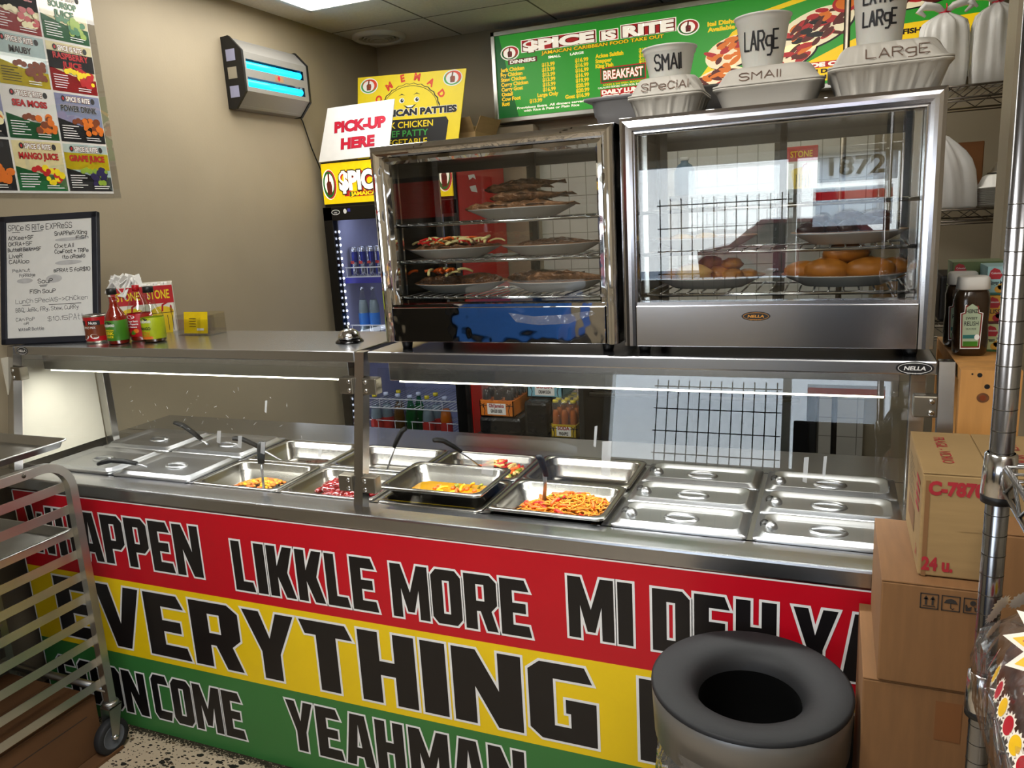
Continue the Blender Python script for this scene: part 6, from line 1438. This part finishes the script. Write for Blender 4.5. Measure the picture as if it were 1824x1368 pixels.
# aluminium sheet pan rack at the left
rk = thing('sheet_pan_rack', 'low aluminium sheet pan rack on casters at the left of the counter front', 'rack', (-.2, -.4, 0))
YA, YB_, ZTOP = -.105, -.70, .985
for xf_, nm in ((0.012, 'near'), (-.455, 'far')):
    for y, s_ in ((YA, 1), (YB_, -1)):
        pts = [(xf_, y, .17), (xf_, y, ZTOP - .085)] + [(xf_, y - s_ * .085 * (1 - math.cos(a)), ZTOP - .085 + .085 * math.sin(a)) for a in [PI / 2 * i / 7 for i in range(1, 8)]]
        pts.append((xf_, y - s_ * .125, ZTOP))
        fin(B().sqtube(pts, .025), 'post', 'aluminium', rk)
    fin(B().box(xf_ - .0135, xf_ + .0135, YB_ + .11, YA - .11, ZTOP - .0135, ZTOP + .0135, 0, .001), 'top_bar', 'aluminium', rk)
    sgn = -1 if nm == 'near' else 1
    for i in range(10):
        z = .905 - .0735 * i; b = B()
        x0, x1 = sorted((xf_ + sgn * .0125, xf_ + sgn * .0145)); b.box(x0, x1, YB_ + .012, YA - .012, z - .014, z + .014)
        x0, x1 = sorted((xf_ + sgn * .0145, xf_ + sgn * .034)); b.box(x0, x1, YB_ + .012, YA - .012, z - .014, z - .012)
        fin(b, 'tray_slide', 'aluminium', rk)
    b = B(); [b.lathe([(.006, 0), (.006, .002), (.003, .004), (0, .004)], (0, 0, 0), 12, xf=Matrix.Translation((xf_ + .0135, y, ZTOP)) @ Matrix.Rotation(PI / 2, 4, 'Y')) for y in (YA - .145, YB_ + .145)]
    fin(b, 'bolts', 'steel_dark', rk)['kind'] = 'stuff'
for y in (YA, YB_):
    fin(B().tube([(-.455, y, .215), (0.012, y, .215)], .013, 14), 'cross_tube', 'aluminium_sheet', rk)
for x in (.012, -.455):
    for y in (YA, YB_):
        b = B(); b.lathe([(.0, .175), (.022, .175), (.026, .168), (.022, .160), (.0, .160)], (x, y, 0), 20)
        for s_ in (-1, 1):
            P2 = [(x + s_ * .019, y - .024, .160), (x + s_ * .019, y + .024, .160), (x + s_ * .019, y + .006 - .012, .056), (x + s_ * .019, y - .018 - .012, .056)]
            b.loft([[(p_[0] - .001, p_[1], p_[2]) for p_ in P2], [(p_[0] + .001, p_[1], p_[2]) for p_ in P2]], smooth=False)
        b.box(x - .02, x + .02, y - .024, y + .024, .156, .162)
        k = fin(b, 'caster', 'aluminium_sheet', rk)
        X = Matrix.Translation((x, y - .018, .058)) @ Matrix.Rotation(PI / 2, 4, 'Y')
        fin(B().lathe([(.040, -.014), (.0535, -.014), (.0575, -.009), (.0575, .009), (.0535, .014), (.040, .014)], (0, 0, 0), 36, xf=X), 'tyre', 'rubber', k)
        fin(B().lathe([(0, -.010), (.030, -.010), (.036, -.0135), (.0405, -.0135), (.0405, .0135), (.036, .0135), (.030, .010), (0, .010)], (0, 0, 0), 36, xf=X), 'wheel_hub', 'grey_rubber', k)
        fin(B().lathe([(.008, -.024), (.008, .024), (0, .0245)], (0, 0, 0), 14, xf=X), 'axle_bolt', 'chrome_wire', k)
def tray(label, x0, x1, y0, y1, z):
    t_ = thing('sheet_pan', label, 'sheet pan', ((x0 + x1) / 2, (y0 + y1) / 2, z)); cx, cy, hx, hy = (x0 + x1) / 2, (y0 + y1) / 2, (x1 - x0) / 2, (y1 - y0) / 2
    b = B(); b.loft([rr(hx - .001, hy - .001, .022, z + .021, cx, cy), rr(hx, hy, .022, z + .025, cx, cy), rr(hx - .003, hy - .003, .022, z + .026, cx, cy), rr(hx - .007, hy - .007, .02, z + .024, cx, cy), rr(hx - .016, hy - .016, .016, z + .002, cx, cy), rr(hx - .020, hy - .020, .014, z, cx, cy)], cap0=False)
    fin(b, 'pan_body', 'aluminium_sheet', t_); return t_
tray('sheet pan resting across the top of the aluminium rack', -.475, -.07, -.60, -.02, ZTOP + .0145)
tray('sheet pan on the third slide of the aluminium rack', -.452, .009, -.66, -.118, .905 - .147 - .0115)
M('box_brown', '#5c3d20', .75, var=.12, scale=6)
c5 = carton('brown carton lying on the floor under the aluminium rack', -.43, -.02, -.62, -.13, .012, .205, 'box_brown')
d = D((-.02 + .0004, -.62, .012), (0, 1, 0), (0, 0, 1)); d.line([(.05, .14), (.45, .14)], .003, 0, 1); d.ring(.09, .08, .05, .05, .003, 0, 1); fin(d.b, 'side_print', ['print_black'], c5)
tag(fin(B().box(-.50, .03, -.66, -.10, 0.0, .0118, 0, .001), 'flattened_carton', 'box_brown'), 'flattened cardboard sheet on the floor beneath the brown carton', 'cardboard')

# chrome wire shelf unit at the right edge with bagged buns
M('chrome_post', '#8f9094', .2, 1.0, var=.06)
cs = thing('chrome_shelving', 'chrome wire shelving unit at the right edge in front of the cartons', 'shelving', (2.6, -.9, 0))
PXs, PYs = 2.3175, -.65; PX2, PY2 = 2.78, -1.52
for x in (PXs, PX2):
    for y in (PYs, PY2):
        b = B().tube([(x, y, 0), (x, y, 1.95)], .0125, 20)
        p_ = fin(b, 'post', 'chrome_post', cs)
        b = B()
        for i in range(62): b.lathe([(.0126, 0), (.0130, .0006), (.0126, .0012)], (x, y, .06 + i * .0254), 16)
        fin(b, 'post_grooves', 'steel_dark', p_)['kind'] = 'stuff'
for z in (1.315, 1.033, .55):
    b = B()
    for dz, rr0 in ((0, .0035), (-.030, .003)):
        b.tube([(PXs + .004, PYs - .015, z + dz), (PXs + .004, PY2 + .015, z + dz)], rr0, 8); b.tube([(PX2 - .004, PYs - .015, z + dz), (PX2 - .004, PY2 + .015, z + dz)], rr0, 8)
        b.tube([(PXs + .015, PYs - .004, z + dz), (PX2 - .015, PYs - .004, z + dz)], rr0, 8); b.tube([(PXs + .015, PY2 + .004, z + dz), (PX2 - .015, PY2 + .004, z + dz)], rr0, 8)
    n_ = 22
    for x in (PXs + .004, PX2 - .004): b.tube([(x, PYs - .02 - i * (PYs - PY2 - .04) / n_, z - (.003 if i % 2 else .028)) for i in range(n_ + 1)], .0022, 6)
    b.tube([(PXs + .02 + i * (PX2 - PXs - .04) / 12, PYs - .004, z - (.003 if i % 2 else .028)) for i in range(13)], .0022, 6)
    for i in range(34): y = PYs - .02 - i * (PYs - PY2 - .04) / 33; b.tube([(PXs + .004, y, z + .003), (PX2 - .004, y, z + .003)], .0017, 6)
    fin(b, 'wire_shelf', 'chrome_wire', cs)
    for x in (PXs, PX2):
        for y in (PYs, PY2):
            k = fin(B().lathe([(.0165, z - .038), (.019, z - .036), (.017, z + .012), (.0145, z + .014)], (x, y, 0), 20), 'corner_collar', 'chrome_wire', cs)
            fin(B().lathe([(.0135, z - .048), (.018, z - .046), (.0185, z - .036), (.0135, z - .034)], (x, y, 0), 20), 'plastic_sleeve', 'black', k)
glassy('wrap_film', (0.95, 0.94, 0.93), 1.5, rough=0.10, body=0.05, bodycol=(0.8, 0.78, 0.76), wav=0.9, wscale=22)
M('bun', '#5a2f18', .55, var=.25, scale=25, bump=.2, bscale=60); M('spot_red', '#b01828', .35); M('spot_yellow', '#e8b818', .35); M('burst_white', '#e8e0d0', .4)
def bun_bag(label, cx, cy, z, hx, hy, h, rz, seed, burst=True):
    t_ = thing('bagged_bun', label, 'bread', (cx, cy, z), rz); r_ = random.Random(seed)
    rings = [[(p_[0], p_[1], zz * h) for p_ in rr(hx * k * .9, hy * k * .9, min(hx, hy) * .5 * k, 0, 0, 0, 5)] for k, zz in ((.85, .03), (.97, .15), (1, .45), (.95, .75), (.75, .95), (.4, 1.0))]
    fin(B().loft(rings, 0), 'bun_loaf', 'bun', t_, False)
    rings = []
    for k, zz in ((.93, 0), (1.03, .1), (1.06, .45), (1.02, .78), (.84, 1.03), (.45, 1.12)):
        q = []
        for i, p_ in enumerate(rr(hx * k, hy * k, min(hx, hy) * .5 * k, 0, 0, 0, 5)): f = 1 + r_.uniform(-.015, .02); q.append((p_[0] * f, p_[1] * f, zz * h + r_.uniform(0, .004)))
        rings.append(q)
    w_ = fin(B().loft(rings, 0), 'clear_wrapper', 'wrap_film', t_, False)
    b = B(); 
    for i in range(26):   # row of printed spots wrapping the left and front shoulder of the bag
        a = PI * .66 + i * (PI * .95) / 25; zz = h * (1.06 - .62 * (i / 25.0)); ca, sa = math.cos(a), math.sin(a); k = 1.085 / max(abs(ca), abs(sa)) ** .55 * .93
        pos = V((hx * ca * k, hy * sa * k, zz)); nn = V((ca, sa, .35)).normalized(); u_ = V((0, 0, 1)).cross(nn).normalized(); v_ = nn.cross(u_)
        d = D(pos + nn * .003, u_, v_, b); r0 = .0105
        d.poly([((r0 * (1.35 if j % 2 else 1.0)) * math.cos(2 * PI * j / 28), (r0 * (1.35 if j % 2 else 1.0)) * math.sin(2 * PI * j / 28)) for j in range(28)], 2, 1); d.ell(0, 0, r0 * .85, r0 * .9, i % 2, 2)
    if burst:
        nn = V((-.3, -.75, .6)).normalized(); u_ = V((0, 0, 1)).cross(nn).normalized(); v_ = nn.cross(u_); d = D(V((-.06, .05, h * 1.13)) + nn * .016, u_, v_, b)
        for k, m_ in ((1.0, 2), (.86, 1), (.72, 0)): d.poly([((.062 if j % 2 else .043) * k * math.cos(2 * PI * j / 26), (.062 if j % 2 else .043) * k * math.sin(2 * PI * j / 26)) for j in range(26)], m_, 1 + int((1 - k) * 10))
        d.text('BUN', -.02, -.006, .018, 1, 6, w=.04, off=.05)
    fin(b, 'printed_spots', ['spot_red', 'spot_yellow', 'burst_white'], w_, False)
bun_bag('bagged brown bun with red and yellow spotted wrapper on the lower chrome shelf', 2.425, -.868, 1.0385, .125, .20, .118, .0, 2)
bun_bag('bagged brown bun at the front of the lower chrome shelf, nearest the viewer', 2.445, -1.25, 1.0385, .115, .165, .105, .0, 6)
bun_bag('bagged brown bun on the upper chrome shelf', 2.475, -.84, 1.3205, .115, .15, .09, .0, 4, False)

# ================================================================ SHOP FRONT BEHIND THE CAMERA (seen in the reflections)
gr = thing('wire_display', 'black wire grid display panel standing in the shop window', 'display rack', (1.55, -2.9, 0)); b = B()
for i in range(12): x = 1.12 + i * .065; b.tube([(x, -2.9, .75), (x, -2.9, 1.68)], .0035, 6)
for i in range(7): b.tube([(1.10, -2.905, .80 + i * .14), (1.86, -2.905, .80 + i * .14)], .0035, 6)
fin(b, 'grid', 'black', gr)
for x in (1.12, 1.835): fin(B().box(x - .012, x + .012, -2.98, -2.82, 0, .75), 'stand', 'black', gr)
glassy('thin_paper', (1, 1, 1), 1.3, rough=0.6, body=0.94, bodycol=(0.97, 0.97, 0.96), tl_=0.92)
glassy('thin_red', (1, .2, .25), 1.3, rough=0.6, body=0.9, bodycol=(0.9, 0.08, 0.12), tl_=0.92)
pp = tag(fin(B().box(2.02, 2.44, -2.992, -2.990, 1.72, 1.885), 'number_sheet', 'thin_paper'), 'white paper sheet with the street number taped inside the shop window', 'sheet')
d = D((2.02, -2.9897, 1.72), (1, 0, 0), (0, 0, 1)); d.text('1872', .06, .04, .095, 0, -1, w=.30, off=.03)
M('number_gold', '#4a4020', .5); fin(d.b, 'number', ['number_gold'], pp)
po = thing('window_poster', 'red and white poster taped inside the shop window', 'poster', (2.2, -2.99, 1.3)); fin(B().box(2.0, 2.42, -2.99, -2.988, 1.47, 1.69), 'sheet', 'thin_paper', po)
fin(B().box(2.0, 2.42, -2.9875, -2.9868, 1.62, 1.67), 'red_band', 'thin_red', po)
ks = thing('reflection_blocker', 'added black block that hides the lower window pane in the reflections', 'display stand', (2.25, -2.8, 0))  # added to darken the lower pane mirrored in the right warmer
fin(B().box(1.94, 2.56, -2.95, -2.70, 0, 1.44, 0, .01), 'cabinet', 'black', ks)
for z in (.5, .8, 1.1): fin(B().box(1.96, 2.54, -2.70, -2.66, z, z + .02, 0, .003), 'shelf', 'steel_dark', ks)
ck = thing('cool_box', 'blue cool box with white lid on a crate by the shop front', 'cool box', (.35, -2.5, 0)); M('cool_blue', '#1c4f94', .4)
fin(B().box(.0, .70, -2.75, -2.30, .02, .86, 0, .01), 'crate', 'black', ck); fin(B().box(.03, .67, -2.72, -2.33, .86, 1.16, 0, .03), 'tub', 'cool_blue', ck); fin(B().box(.02, .68, -2.73, -2.32, 1.16, 1.22, 0, .02), 'lid', 'white', ck)
ds = thing('reflection_filler', 'added black cooler shape for dark reflections in the chrome warmer', 'fridge', (-.2, -2.6, 0))  # added so that the chrome warmer mirrors something dark
fin(B().box(-.57, -.03, -2.97, -2.4, 0, 1.9, 0, .01), 'cabinet', 'black', ds); fin(B().box(-.53, -.07, -2.40, -2.385, .25, 1.6, 0), 'door', 'black_gloss', ds); fin(B().box(-.55, -.05, -2.40, -2.39, 1.65, 1.87), 'header', 'fridge_red', ds)
car = thing('parked_car', 'red parked car in the street outside the shop window', 'car', (1.6, -15.5, -.1)); M('car_red', '#5e1a20', .25, coat=.6)
b = B(); prof_ = [(-2.1, .25), (2.1, .25), (2.15, .62), (1.5, .82), (.9, 1.35), (-.9, 1.40), (-1.5, .92), (-2.15, .80)]
b.loft([[(1.6 + x, y, z - .1) for x, z in prof_] for y in (-16.3, -14.7)], smooth=False); fin(b, 'body', 'car_red', car)
b = B(); b.loft([[(1.6 + x, y, z - .1) for x, z in ((-1.2, .9), (1.2, .86), (.8, 1.28), (-.8, 1.33))] for y in (-14.69, -14.68)], smooth=False); fin(b, 'side_window', 'black_gloss', car)
for x in (.35, 2.95): fin(B().lathe([(0, -.1), (.3, -.1), (.32, 0), (.3, .1), (0, .1)], (0, 0, 0), 24, xf=Matrix.Translation((x, -14.75, .22)) @ Matrix.Rotation(PI / 2, 4, 'X')), 'wheel', 'rubber', car)
